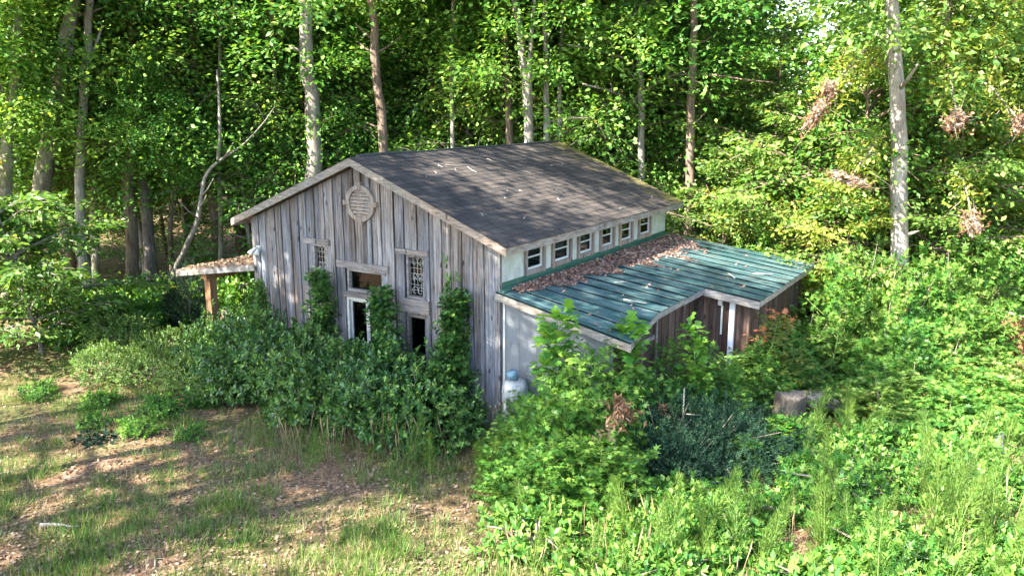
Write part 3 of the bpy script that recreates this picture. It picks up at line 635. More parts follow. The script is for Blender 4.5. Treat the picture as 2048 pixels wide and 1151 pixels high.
def photo_tree(name, trunk_px, D, wpx, bark, label, crown=None, forks=(), Htop=13.5, cz=0, rz=0, sc_=1.0):
    """trunk that follows columns seen in the photo on one upright plane D metres ahead"""
    base = at(trunk_px[0][0], D); b3 = np.array([base[0], base[1], gz(*base)])
    pts = [b3] + [atz(px, py, D) for px, py in trunk_px[1:]]
    last, prev = pts[-1], pts[-2]; dd = (last - prev); dd = dd / max(dd[2], .3)
    if Htop and last[2] < Htop:
        pts += [last + dd * .6 * (Htop - last[2]) * np.array([.7, .7, 1]), np.array([last[0] + dd[0] * .5 * (Htop - last[2]), last[1] + dd[1] * .5 * (Htop - last[2]), Htop])]
    P = np.array(pts); t = np.linspace(0, 1, len(P)); tt = np.linspace(0, 1, 22); S = np.stack([np.interp(tt, t, P[:, i]) for i in range(3)], 1)
    for _ in range(2): S[1:-1] = (S[:-2] + 2 * S[1:-1] + S[2:]) / 4
    g = np.random.default_rng(int(trunk_px[0][0])); r0 = wpx / FPX * D / 2
    S[1:, :2] += g.normal(0, r0 * .12, (21, 2)); mb = MB(); rr = r0 * np.linspace(1.1, .45 if Htop else .12, 22); rr[0] *= 1.3
    root = empty(name, tuple(b3), label, 'tree'); mb.tube(S - b3, rr, 11, True, .05, g)
    for fk in forks:
        q = np.array([atz(px, py, D + dz) for px, py, dz in fk[0]]) - b3; mb.tube(q, np.linspace(fk[1], fk[1] * .45, len(q)) / FPX * D / 2, 8, True, .05, g)
    for q in range(6):
        i_ = int(g.integers(5, 17)); a_ = g.uniform(0, 6.28); l_ = g.uniform(.15, .9); d_ = np.array([math.cos(a_), math.sin(a_), g.uniform(.2, .9)]) * l_
        b_ = S[i_] - b3; mb.tube([b_, b_ + d_ * .5, b_ + d_ + [0, 0, .1 * l_]], [r0 * .28, r0 * .2, r0 * .1], 6, True)
    mb.build('trunk', M[bark], root, True)
    if crown is not None: obj('crown', crown[1], root, (0, 0, cz), rz, sc_)
    return root
photo_tree('tall_tree', [(632, 0), (632, 340), (620, 170), (608, 0)], 22.5, 33, 'bark_grey', 'tall straight grey-barked tree rising just behind the gable roof', HIGH[0])
photo_tree('slender_tree', [(772, 0), (768, 280), (750, 120), (744, 20)], 22.6, 20, 'bark_brown', 'slender brown curving tree behind the front half of the ridge', HIGH[1], rz=1)
photo_tree('forked_tree', [(1062, 0), (1061, 270), (1052, 170), (1040, 60), (1030, 0)], 22.0, 20, 'bark_pale', 'pale forked tree with sunlit twin stems behind the ridge', HIGH[0],
           forks=[([(1060, 215, 0), (1058, 150, -.1), (1064, 60, -.3), (1072, -40, -.4)], 13)], rz=2)
photo_tree('thin_tree', [(1098, 0), (1092, 260), (1093, 130), (1088, 20)], 22.4, 13, 'bark_pale', 'thin pale tree standing beside the forked tree behind the ridge', HIGH[1], rz=3)
photo_tree('brown_tree', [(1024, 0), (1020, 270), (1014, 160), (1010, 60)], 22.9, 15, 'bark_brown', 'dark brown trunk in shade just behind the forked tree', HIGH[0], rz=4)
photo_tree('grey_tree', [(1284, 0), (1284, 240), (1280, 130), (1268, 0)], 22.2, 14, 'bark_grey', 'thin grey tree with a bare side branch behind the far roof end', HIGH[1],
           forks=[([(1275, 135, 0), (1245, 115, -.4), (1190, 100, -.8), (1135, 90, -1)], 6), ([(1250, 195, 0), (1215, 180, -.3), (1165, 168, -.6)], 7)], rz=5)
photo_tree('brown_tree', [(1378, 0), (1378, 420), (1380, 250), (1388, 100), (1390, 0)], 21.5, 19, 'bark_brown', 'brown straight tree close behind the far corner of the roof', HIGH[0],
           forks=[([(1385, 150, 0), (1430, 150, -.5), (1490, 160, -.8), (1545, 165, -1)], 5)], rz=6)
photo_tree('oak_tree', [(1800, 0), (1802, 560), (1800, 350), (1792, 150), (1785, 0)], 17.6, 36, 'bark_pale', 'large pale-barked tree with black scars among webbed branches', OAK[0], cz=3.6)
photo_tree('leaning_tree', [(1868, 0), (1880, 260), (1872, 180), (1890, 50), (1900, 0)], 21, 15, 'bark_brown', 'thin brown tree leaning beside the large pale-barked tree', OAK[1], rz=2)
photo_tree('leaning_tree', [(50, 0), (75, 420), (98, 280), (130, 120), (150, 0)], 22, 36, 'bark_moss', 'thick mossy trunk leaning over the layered green shrub', TALL[0], rz=1)
photo_tree('pale_tree', [(178, 0), (166, 520), (158, 360), (165, 200), (178, 60)], 22.0, 21, 'bark_pale', 'pale sunlit trunk forking into two stems in the woods', TALL[1], forks=[([(168, 180, 0), (172, 130, 0), (190, 95, .1), (205, 50, .2)], 10)], rz=2)
photo_tree('grey_tree', [(198, 0), (192, 560), (190, 430), (186, 300), (180, 100)], 24, 16, 'bark_moss', 'mossy thin trunk right next to the pale forking trunk', None)
photo_tree('dark_tree', [(268, 0), (262, 480), (255, 350), (270, 250), (262, 60)], 23.2, 25, 'bark_brown', 'dark brown trunk with its foot bare on the woodland floor', TALL[2], rz=3)
photo_tree('mossy_tree', [(12, 0), (10, 420), (14, 280), (28, 180), (40, 40)], 21, 24, 'bark_moss', 'mossy grey trunk at the end of the woods past the shrub', TALL[1], rz=4)
photo_tree('curved_tree', [(330, 0), (338, 560), (372, 495), (398, 440), (402, 380), (415, 340), (440, 318), (500, 285), (548, 215)], 21.5, 13, 'bark_grey', 'crooked small tree with a long arching limb beside the porch', MID[1], forks=[([(436, 322, 0), (440, 270, .1), (438, 200, .2), (434, 140, .3)], 8)], Htop=None, cz=3.2, rz=1, sc_=.5)
photo_tree('sapling_tree', [(345, 0), (340, 470), (345, 380), (355, 320), (350, 200)], 24, 9, 'bark_brown', 'thin crooked sapling in shade behind the arching tree', MID[0], cz=2.5, sc_=.7)

photo_tree('slender_tree', [(905, 0), (906, 280), (902, 150), (908, 0)], 23.2, 9, 'bark_grey', 'very thin grey tree behind the middle of the ridge', HIGH[1], rz=1.4)
photo_tree('slender_tree', [(1136, 0), (1118, 260), (1120, 150), (1126, 0)], 22.8, 10, 'bark_pale', 'thin pale tree just beyond the thin one beside the forked tree', HIGH[0], rz=2.4)
photo_tree('slender_tree', [(556, 0), (548, 380), (552, 200), (545, 60)], 23.4, 10, 'bark_brown', 'thin dark tree between the arching tree and the tall grey one', None)
photo_tree('slender_tree', [(438, 0), (442, 420), (436, 300), (440, 150)], 23.0, 9, 'bark_moss', 'thin mossy tree standing behind the porch roof', None)
for i, (px, D, k, s) in enumerate([(1455, 20.6, 0, .72), (1535, 20.8, 1, .78), (1625, 20.0, 0, .8), (1690, 18.6, 1, .8), (1755, 18.8, 2, .7)]):
    put_tree('spray_tree', at(px, D), LAYER[k], 'small lime-green tree with flat layered sprays right behind the metal roof', 'tree', 'layered trees right behind the metal roof', i * 1.9, s)
# woodland filling: near edge rows, deeper rows
g = np.random.default_rng(5)
def ok(xy):
    x, y = xy
    return not (-7 < x < 7.6 and -6 < y < 9.2)
def fill(n_, pxr, Dr, kinds, label, group, name, scr=(.85, 1.2), mind=1.6, store=[]):
    k = tries = 0
    while k < n_ and tries < 4000:
        tries += 1; px = g.uniform(*pxr); D = g.uniform(*Dr); xy = at(px, D)
        if (1560 < px < 1730 and D > 21) or (1470 < px < 1800 and D > 21 and kinds is not LAYER and len(kinds) != 4) or not ok(xy) or any((xy[0] - a) ** 2 + (xy[1] - b) ** 2 < mind ** 2 for a, b in store): continue
        store.append(tuple(xy)); k += 1
        put_tree(name, xy, kinds[int(g.integers(len(kinds)))], label, 'tree', group, g.uniform(0, 6.28), g.uniform(*scr))
fill(11, (-150, 520), (23.5, 31), TALL, 'tall leafy tree in the woods past the porch', 'tall trees past the porch', 'woodland_tree')
fill(8, (-80, 600), (24.5, 27.5), EDGF, 'leafy tree at the edge of the woods past the porch', 'trees at the wood edge past the porch', 'edge_tree', (.85, 1.15), mind=1.1)
fill(9, (560, 1360), (24.6, 27.5), EDGF, 'leafy tree at the edge of the woods behind the roof ridge', 'trees at the wood edge behind the ridge', 'edge_tree', (.85, 1.15), mind=1.1)
fill(9, (480, 1350), (25, 33), TALL, 'tall leafy tree in the woods behind the roof ridge', 'tall trees behind the ridge', 'woodland_tree')
fill(12, (480, 1400), (23.2, 28), MID, 'bushy understory tree just behind the house', 'understory trees behind the house', 'understory_tree', mind=1.3)
fill(8, (150, 620), (24, 31), MID, 'shaded understory tree in the dark woods past the porch', 'understory trees past the porch', 'understory_tree', (.6, .95), mind=1.3)
fill(9, (1400, 2200), (22, 30), OAK + TALL[:1], 'tall sunlit tree in the woods past the lean-to', 'tall trees past the lean-to', 'woodland_tree')
fill(12, (1380, 2150), (18.5, 24), LAYER + MID[:1], 'sunlit understory tree with layered sprays past the lean-to', 'layered trees past the lean-to', 'understory_tree', (.75, 1.1), mind=1.3)
fill(40, (-450, 2500), (32, 50), TALL + MID, 'distant leafy tree deep in the woods', 'distant woodland trees', 'woodland_tree', (.9, 1.3), mind=2.6)
# trees that stand beside the frame on the sunny side and shade the yard
SPARSE = tree_meshes(190, H=17, clear=9, limbs=24, lmax=5.2, lsize=.17, per=28, bark='bark_grey', top=.8)
for i, (x, y, s, k) in enumerate([(-6.2, -7.7, 1.0, HIGH[0]), (-3.4, -7.9, .84, HIGH[1]), (-1.7, -8.4, .9, HIGH[0]), (-4.3, -5.7, 1.0, SPARSE), (-6.2, -15.6, 1.0, SPARSE), (-.6, -9.6, 1.0, SPARSE)]):
    put_tree('woodland_tree', (x, y), k, 'tall leafy tree at the sunny edge of the yard', 'tree', 'trees at the sunny yard edge', i * 1.3, s)
# far-off wood as one mass
def far_wood():
    gg = np.random.default_rng(3); k = 60000
    px = gg.uniform(-900, 2950, k); D = gg.uniform(54, 74, k); th = (px - 1024) / FPX
    fh = unit(c_d[:2]); xy = CAM[:2] + np.outer(D, fh) + np.outer(D * th, c_r[:2])
    lump = 1 + .25 * np.sin(px * .013) + .18 * np.sin(px * .031 + D)
    z = gg.uniform(0, 1, k) ** .8 * 13.5 * lump * np.where((px > 1520) & (px < 1740), .6, 1)
    V, F = leaves(np.column_stack([xy, z]), rnd3(gg, k), rnd3(gg, k) + [0, 0, .8], gg.uniform(.35, .8, k), 'oval')
    tag(obj('far_woods', mesh_np('far_woods', V, F, M['forest'])), 'dense mass of far-off woodland foliage', 'woods', None, 'stuff')
far_wood()

# ------------------------------------------------------------------ shrubs and plants
def lump(dirs, seed, amp=.16):
    g = np.random.default_rng(seed); o = np.ones(len(dirs))
    for f in (2.2, 4.1, 7.0):
        A = g.normal(size=(3, 3)); o += amp * np.sin((dirs * f) @ A[0] * 1.3 + g.uniform(0, 6)) * np.sin((dirs * f) @ A[1] + g.uniform(0, 6)) * (2.2 / f) ** .4
    return o
def bush_mesh(seed, rx, ry, h, shoots=700, per=9, lsize=.07, t='oval', mat='laurel', reach=.11, inner=.25, up=.35, zmin=.0, amp=.16):
    """dense shrub: leaf rosettes on shoot tips over a lumpy dome, more inside; stems from the base"""
    g = np.random.default_rng(seed); d = rnd3(g, shoots * 2); d = d[d[:, 2] > -.62][:shoots]; k = len(d)
    r = lump(d, seed, amp) * (1 - np.abs(g.normal(0, inner, k)) * .6); r *= 1 + (g.uniform(0, 1, k) < .12) * g.uniform(.08, .34, k); c = h * .42
    tip = d * r[:, None] * np.array([rx, ry, h - c]); low = tip[:, 2] < 0; tip[low, 2] *= c / (h - c) * 1.6; tip[:, 2] += c; tip[:, 2] = np.maximum(tip[:, 2], zmin + .03)
    ax = unit(d * np.array([1 / rx, 1 / ry, 1 / h]) + [0, 0, up] + g.normal(0, .3, (k, 3)))
    lv = LV(); phi = g.uniform(0, 6.28, k)
    ref = unit(np.cross(ax, np.array([.31, .92, .17]))); ref2 = np.cross(ax, ref)
    for j in range(per):
        a = phi + j * 2.4; q = j / per
        rad = ref * np.cos(a)[:, None] + ref2 * np.sin(a)[:, None]
        dr = rad * (.85 - .5 * q) + ax * (.25 + .75 * q) + g.normal(0, .18, (k, 3))
        lv.add(tip + ax * (reach * (q - .6)), dr, ax + rad * -.2 + [0, 0, .3], lsize * g.uniform(.7, 1.2, k))
    st = MB()
    for j in range(14):
        e = tip[int(g.integers(k))]; b = np.array([g.uniform(-.15, .15) * rx, g.uniform(-.15, .15) * ry, -.05]); m_ = (b + e) / 2 + [0, 0, .12]
        st.tube([b, m_, e], [.018, .012, .005], 5, False)
    return lv.mesh('foliage', t, M[mat]), st.mesh('stems', M['twig'], True)
def put_bush(name, xy, meshes, label, cat='shrub', group=None, rz=0, s=1.0):
    r = empty(name, (float(xy[0]), float(xy[1]), float(gz(*xy))), label, cat, group, rz); r.scale = (s,) * 3 if np.isscalar(s) else s
    obj('foliage', meshes[0], r); obj('stems', meshes[1], r); return r
LAU = [bush_mesh(300 + i, 1.0, .85, 1.32, 900, 10, .10, 'oval', 'laurel', .15, .4, .6, amp=.34) for i in range(3)]
gl_ = [((-3.7, -.75), .72, 'in front of the porch post'), ((-2.75, -1.0), .82, 'at the gable corner below the flood light'), ((-1.7, -1.0), .98, 'between the flood light and the climbing column'),
       ((-.6, -1.15), .92, 'before the foot of the narrow climbing column'), ((.5, -1.1), .86, 'before the white door'), ((1.5, -1.1), .92, 'below the low dark window'), ((2.2, -.9), .82, 'at the gable corner next to the lean-to'),
       ((-1.7, -.45), .72, 'tight against the boards beside the small leaded window'), ((1.55, -.5), .62, 'tight below the low dark window'),
       ((-2.5, -.2), .8, 'tight against the boards below the flood light'), ((-3.5, .1), .85, 'beside the porch post and the gable corner')]
for i, (xy, s, lb) in enumerate(gl_):
    put_bush('evergreen_shrub', xy, LAU[i % 3], 'overgrown dark evergreen shrub ' + lb, 'shrub', 'evergreen shrubs along the gable', i * 1.7, (s, s, s * 1.16))
TIP = bush_mesh(330, .10, .10, 1.0, 90, 8, .06, 'oval', 'laurel', up=1.5)
for (x, h) in ((2.12, 2.78), (2.42, 2.55)): 
    r = put_bush('evergreen_shoot', (x, -.22), TIP, 'thin leafy evergreen shoot reaching up the boards', 'plant', 'evergreen shoots on the gable', x, (1, 1, h))

def sapling_mesh(seed, H, t, mat, lsize, nb=14, per=9, blen=.6, petiole=.06, stem_r=.018, tips=None, base=.15, upright=.55):
    """stem with rising side twigs carrying separate flat leaves on stalks"""
    g = np.random.default_rng(seed); st = MB(); lv = LV(); tv = LV()
    z = np.linspace(-.05, H, 8); px_ = .06 * np.sin(z * 2 + g.uniform(0, 6)); py_ = .06 * np.sin(z * 1.7 + g.uniform(0, 6)); pth = np.stack([px_, py_, z], 1); pth[:, :2] -= pth[0, :2]
    st.tube(pth, stem_r * np.linspace(1, .3, 8), 6, False)
    def sprout(a, b, k):
        d = unit(b - a); s_ = g.uniform(.15, 1.02, k); ph = g.uniform(0, 6.28) + np.arange(k) * 2.4
        r1 = unit(np.cross(d, [.2, .3, .93])); r2 = np.cross(d, r1); rad = r1 * np.cos(ph)[:, None] + r2 * np.sin(ph)[:, None]
        pos = a + (b - a) * s_[:, None]; dr = unit(rad * .8 + d * .5 + [0, 0, .15] + g.normal(0, .15, (k, 3)))
        p1 = pos + dr * (petiole * g.uniform(.6, 1.2, k))[:, None]
        dd = dr.copy(); dd[:, 2] -= .35
        (tv if tips and b[2] > H * .72 and g.uniform() < .5 else lv).add(p1, dd, np.array([0, 0, 1.]) + dr * .5 + g.normal(0, .25, (k, 3)), lsize * g.uniform(.6, 1.15, k) * (1.15 - .35 * s_))
    for i in range(nb):
        h = H * (base + (1 - base) * (i + g.uniform(0, .8)) / nb); b0 = np.array([np.interp(h, z, pth[:, 0]), np.interp(h, z, pth[:, 1]), h]); az = i * 2.4 + g.uniform(-.4, .4)
        ll = blen * (1.1 - .75 * h / H) * g.uniform(.7, 1.2); el = upright * g.uniform(.6, 1.3)
        e = b0 + ll * np.array([math.cos(az) * math.cos(el), math.sin(az) * math.cos(el), math.sin(el)]); st.tube([b0, (b0 + e) / 2 - [0, 0, .02], e], [.008, .006, .003], 4, False); sprout(b0, e, per)
    sprout(pth[5], pth[7], per + 3)
    return lv.mesh('foliage', t, M[mat]), st.mesh('stem', M['stem'], True), (tv.mesh('new_leaves', t, M[tips]) if tips and tv.a else None)
def put_sap(name, xy, ms, label, cat='sapling', group=None, rz=0, s=1.0):
    r = empty(name, (float(xy[0]), float(xy[1]), float(gz(*xy))), label, cat, group, rz); r.scale = (s,) * 3 if np.isscalar(s) else s
    obj('foliage', ms[0], r); obj('stem', ms[1], r)
    if ms[2]: obj('new_leaves', ms[2], r)
    return r
COLM = [sapling_mesh(310 + i, (2.55, 2.35)[i], 'oval', 'laurel', .105, 95, 30, .44, .02, .02, base=.03, upright=.75) for i in range(2)]
cl = [((-.88, -.36), (1.5, 1.2, .97), 'narrow evergreen column growing up over the small leaded window beside the porch end'), ((.92, -.34), (1.5, 1.2, .95), 'bushy evergreen column covering half the door below the transom window'),
      ((2.42, -.40), (2.1, 1.4, .95), 'evergreen column with thin tips against the boards near the lean-to'), ((-2.55, -.3), (.75, .8, .9), 'thin vine-like evergreen column below the flood light')]
for i, (xy, s, lb) in enumerate(cl): put_sap('evergreen_column', xy, COLM[i % 2], lb, 'shrub', 'evergreen columns against the gable', i, s)
def seg(px, py, D): return atz(px, py, D)
TUL = [sapling_mesh(400 + i, (2.5, 2.2)[i], 'tulip', 'tulip', .21, 22, 8, .6, .09, .02, upright=.8) for i in range(2)]
GUM = [sapling_mesh(410 + i, (2.0, 1.7, 2.3)[i], 'star', ('gumlime', 'gum', 'gumlime')[i], .15, 30, 13, .85, .05, .016, base=.04) for i in range(3)]
GUMS = [sapling_mesh(420 + i, (2.2, 2.6)[i], 'star', 'edge', .135, 34, 14, .95, .05, .016, base=.04) for i in range(2)]
def hgt(px, py, xy):
    """height of the point seen at px,py above ground point xy"""
    fh = unit(c_d[:2]); D = (np.array(xy) - CAM[:2]) @ fh; return atz(px, py, D)[2]
def top_at(px, py, D): p = atz(px, py, D); return p[:2], p[2]
# tulip saplings: top pixel, distance
for i, (px, py, D, lb) in enumerate([(1118, 632, 11.6, 'tall lime-green tulip-leaved sapling overlapping the near edge of the metal roof'), (1240, 640, 12.2, 'lime-green tulip-leaved sapling at the sagging corner of the metal roof'),
        (1395, 650, 13.0, 'tulip-leaved sapling standing before the brown board wall'), (1572, 845, 12.0, 'low tulip-leaved sapling in front of the tree stump'), (1480, 870, 11.6, 'small tulip-leaved sapling in the dark low shrub'),
        (1205, 1040, 10.2, 'tiny tulip-leaved seedling at the foot of the star-leaved thicket')]):
    xy, h = top_at(px, py, D); ms = TUL[i % 2]; H0 = (2.5, 2.2)[i % 2]; s = h / H0
    put_sap('tulip_sapling', xy, ms, lb, 'sapling', 'tulip-leaved saplings', i * 1.1, (max(s, .75), max(s, .75), s))
# star-leaved thicket in front of the lean-to
def thicket(spots, ms, hs, name, label, group, seed):
    g = np.random.default_rng(seed)
    for i, (px, py, D) in enumerate(spots):
        xy, h = top_at(px, py, D); j = i % len(ms); s = max(.35, h / hs[j]); put_sap(name, xy, ms[j], label, 'sapling', group, g.uniform(0, 6.28), (max(s, .8), max(s, .8), s))
thicket([(1105, 760, 11.3), (1120, 700, 11.6), (1150, 720, 11.2), (1190, 700, 11.7), (1100, 830, 10.7), (1135, 800, 10.6), (1180, 790, 10.9), (1095, 910, 10.2), (1120, 880, 10.1), (1160, 880, 10.2), (1230, 760, 11.6), (1260, 900, 10.3), (1215, 890, 10.2), (1280, 740, 12.4)],
        GUM, (2.0, 1.7, 2.3), 'star_leaf_sapling', 'bright green star-leaved sapling in the thicket before the lean-to', 'star-leaved thicket before the lean-to', 1)
thicket([(1350, 690, 13.2), (1420, 690, 13.4), (1400, 740, 12.9), (1460, 740, 13.3), (1340, 760, 12.7), (1480, 780, 13.2), (1500, 705, 14.2), (1530, 735, 14.0), (1450, 715, 13.7), (1515, 690, 14.5)],
        GUM, (2.0, 1.7, 2.3), 'star_leaf_sapling', 'star-leaved sapling between the dark low shrub and the brown wall', 'star-leaved saplings at the brown wall', 2)
thicket([(1062, 815, 11.9), (1085, 850, 11.2), (1040, 880, 11.6), (1036, 792, 12.2), (1012, 830, 12.1)], GUM, (2.0, 1.7, 2.3), 'star_leaf_sapling', 'short star-leaved sapling in front of the white drum', 'short saplings before the drum', 9)
GUMB = [bush_mesh(380 + i, .95, .9, 2.0, 520, 6, .15, 'star', ('edge', 'gum', 'gum', 'gumlime')[i], .2, .4, .5, amp=.45) for i in range(4)]
spots = []; gg = np.random.default_rng(8)
for px in range(1650, 2150, 62):
    for py, D in ((560, 18.2), (625, 16.6), (700, 15.2), (775, 14.2)):
        if px < 1740 and py > 600: continue
        spots.append((px + gg.uniform(-22, 22), py + gg.uniform(-55, 45) + (25 if px < 1700 else 0), D + gg.uniform(-.5, .5)))
spots += [(1572, 665, 15.4), (1608, 650, 16.2), (1550, 715, 14.9), (1590, 690, 16.3), (1690, 640, 17.0), (1500, 470, 19.6), (1570, 520, 19.4), (1640, 575, 18.6), (1830, 850, 13.4), (1900, 860, 13.2), (1760, 850, 13.6), (1980, 830, 13.5), (2060, 850, 13.2)]
spots += [(1725, 545, 17.4), (1790, 570, 16.6), (1850, 540, 17.2), (1910, 560, 16.8), (1965, 535, 17.4), (2030, 545, 17.6)]
spots = [q for q in spots if not (q[0] > 1930 and q[2] < 16.3 and q[1] < 690)]
for i, (px, py, D) in enumerate(spots):
    xy, h = top_at(px, py, D); s = max(.35, h / 2.0); put_bush('star_leaf_bush', xy, GUMB[i % 3], 'sunlit star-leaved bush in the big thicket past the stump', 'shrub', 'star-leaved thicket past the stump', gg.uniform(0, 6.28), (max(.8, min(s, 1.15)),) * 2 + (s,))
for i, (px, py, D) in enumerate([(1072, 850, 11.0), (1062, 930, 10.5), (1120, 800, 11.2), (1165, 770, 11.4), (1130, 880, 10.6), (1210, 830, 11.1), (1180, 930, 10.3), (1110, 940, 10.4)]):
    xy, h = top_at(px, py, D); s = h / 2.0; put_bush('star_leaf_bush', xy, GUMB[3], 'bright green star-leaved bush in the thicket before the lean-to', 'shrub', 'star-leaved bushes before the lean-to', i * 1.1, (.72, .72, s))
thicket([(1690 + i * 42 + gg.uniform(-15, 15), gg.uniform(520, 690) + (60 if i > 5 else 0), gg.uniform(15.5, 17.5)) for i in range(10)], GUM, (2.0, 1.7, 2.3), 'star_leaf_sapling', 'upright star-leaved sapling poking out of the big thicket past the stump', 'saplings in the big thicket', 6)
LOW = [bush_mesh(390 + i, .45, .42, .35, 150, 6, .085, ('oval', 'star', 'oval')[i], ('gum', 'gum', 'gum')[i], .1, .4, .6, amp=.3) for i in range(3)]
def lows(n_, pxr, pyr, label, group, sr=(.7, 1.5)):
    for i in range(n_):
        p_ = grd(gg.uniform(*pxr), gg.uniform(*pyr)); put_bush('low_weed', p_[:2], LOW[i % 3 if 'woodland' not in group else i % 2], label, 'plant', group, gg.uniform(0, 6.28), gg.uniform(*sr))
lows(24, (1000, 2080), (1100, 1230), 'low broad-leaved weed among the feathery weeds and grass', 'low weeds among the feathery weeds')
lows(16, (1230, 1620), (990, 1110), 'low broad-leaved weed around the dark low shrub', 'low weeds around the dark shrub')
lows(6, (1540, 1640), (850, 900), 'low weed hugging the foot of the stump', 'low weeds at the stump', (.6, 1.0))
lows(22, (1600, 2080), (860, 1040), 'low broad-leaved weed at the foot of the star-leaved thicket', 'low weeds at the thicket foot')
lows(26, (120, 560), (590, 680), 'low weed on the dim woodland floor past the porch', 'low weeds on the woodland floor', (1.2, 2.6))
lows(12, (-20, 500), (780, 880), 'low weed at the ragged edge of the bare yard', 'low weeds at the yard edge', (.5, .9))
BOX = [bush_mesh(340 + i, 1.0, .9, 1.0, 1700, 10, .045, 'lance', 'box', .10, .4, .6, amp=.3) for i in range(2)]
for i, (px, py, D, s) in enumerate([(1320, 790, 11.8, .95), (1425, 795, 12.0, 1.0), (1520, 835, 12.1, .85), (1265, 845, 11.6, .7), (1380, 850, 11.4, .7), (1460, 880, 11.4, .7)]):
    xy, h = top_at(px, py, D); put_bush('dark_low_shrub', xy, BOX[i % 2], 'dark blue-green small-leaved low shrub in the clump beside the stump', 'shrub', 'dark low shrubs', i * 2, (s * 1.05, s * 1.05, h))
RED = sapling_mesh(450, 2.1, 'star', 'mapleolive', .11, 34, 13, .75, .04, .018, tips='redtip', base=.05)
xy, h = top_at(1555, 628, 14.5); put_sap('red_tipped_sapling', xy, RED, 'olive-green sapling with orange-red tips growing behind the stump', 'sapling', None, 0, (1.25, 1.25, h / 2.1))
xy, h = top_at(1600, 700, 14.7); put_sap('olive_sapling', xy, sapling_mesh(451, 1.6, 'star', 'mapleolive', .10, 30, 14, .7, .04, .015, base=.03), 'dense olive-green sapling draped over the stump', 'sapling', None, 0, (1.0, 1.0, h / 1.6))
# left side shrubs
DOG = tree_meshes(200, H=3.6, clear=.35, limbs=26, lmax=2.3, lsize=.125, per=52, mat='edge', bark='bark_grey', tr=.05, flat=.10, droop=.12, top=.6)
put_tree('layered_shrub', at(70, 17.8), DOG, 'large layered bright green shrub at the edge of the woods', 'shrub', None, .5, 1.02)
put_tree('layered_shrub', at(-60, 18.2), DOG, 'layered green shrub next to the large one at the wood edge', 'shrub', None, 2.5, .9)
SPR = [bush_mesh(350 + i, .95, .85, .95, 620, 9, .065, 'oval', 'spread', .12, .35, .6) for i in range(2)]
for i, (px, py, s) in enumerate([(215, 755, .75), (300, 760, .8), (250, 700, .9), (385, 780, .75), (330, 720, .75), (450, 795, .7)]):
    p_ = grd(px, py); put_bush('pale_shrub', p_[:2], SPR[i % 2], 'loose pale green shrub between the woods and the gable shrubs', 'shrub', 'pale shrubs beside the porch', i, s)
YEW = bush_mesh(360, .62, .6, 1.75, 1500, 12, .075, 'sliver', 'yew', .16, .4, 1.6)
r = put_bush('dark_conifer', at(378, 19.6), YEW, 'dark needle-leaved conifer leaning beside the porch post', 'shrub'); r.rotation_euler = (0, -.12, 0)
for i, (x, y) in enumerate([(-4.2, 1.2), (-3.7, 1.7), (-3.5, .6)]): put_bush('evergreen_shrub', (x, y), LAU[i], 'evergreen shrub growing in the shade under the porch roof', 'shrub', 'shrubs under the porch', i, (.75, .7, 1.05))
# feathery weeds
def fennel_mesh(seed, H):
    g = np.random.default_rng(seed); lv = LV(); st = MB(); z = np.linspace(0, H, 6); wob = np.stack([.04 * np.sin(z * 2 + seed), .04 * np.cos(z * 1.7 + seed), z], 1); wob[:, :2] -= wob[0, :2]; st.tube(wob, np.linspace(.008, .002, 6), 5, False)
    k = 560; t = g.uniform(.06, 1, k) ** .85; ph = g.uniform(0, 6.28, k); p0 = np.stack([np.interp(t * H, z, wob[:, i]) for i in range(3)], 1)
    rad = np.stack([np.cos(ph), np.sin(ph), np.zeros(k)], 1); r = .21 * (1.05 - t) ** .7 * g.uniform(.05, 1, k) + .005
    p = p0 + rad * r[:, None] + [0, 0, 1] * (r * .9)[:, None]; d = rad * g.uniform(.3, 1, k)[:, None] + [0, 0, 1] + g.normal(0, .25, (k, 3))
    lv.add(p, d, rnd3(g, k), (.13 - .06 * t) * g.uniform(.6, 1.2, k)); return lv.mesh('foliage', 'sliver', M['fennel']), st.mesh('stems', M['stem'])
FEN = [fennel_mesh(500 + i, 1.2) for i in range(4)]
gf = np.random.default_rng(21)
def fennels(pxr, pyr, n_, hr, label, group):
    for i in range(n_):
        p_ = grd(gf.uniform(*pxr), gf.uniform(*pyr)); h = gf.uniform(*hr); r = put_bush('feathery_weed', p_[:2], FEN[int(gf.integers(4))], label, 'plant', group, gf.uniform(0, 6.28), (h * .85, h * .85, h / 1.2 * 1.15)); r.rotation_euler[0] = gf.normal() * .22; r.rotation_euler[1] = gf.normal() * .22
fennels((1230, 1600), (1060, 1200), 18, (.3, 1.15), 'bright feathery weed standing before the dark low shrub', 'feathery weeds before the dark shrub')
fennels((1640, 2080), (1060, 1230), 32, (.3, 1.2), 'sunlit feathery weed in the patch around the stone pedestal', 'feathery weeds around the pedestal')
fennels((1590, 1720), (860, 1000), 7, (.6, 1.05), 'feathery weed growing beside the tree stump', 'feathery weeds beside the stump')
fennels((1760, 2080), (930, 1060), 10, (.6, 1.2), 'feathery weed at the foot of the big star-leaved thicket', 'feathery weeds at the thicket foot')
fennels((1030, 1240), (1080, 1200), 8, (.4, .8), 'short feathery weed below the star-leaved thicket', 'feathery weeds below the thicket')
fennels((970, 1075), (870, 990), 13, (.4, .85), 'feathery weed standing before the corner of the lean-to', 'feathery weeds at the lean-to corner')
fennels((600, 1000), (850, 960), 9, (.35, .8), 'feathery weed among the dry grass before the gable shrubs', 'feathery weeds in the dry grass')
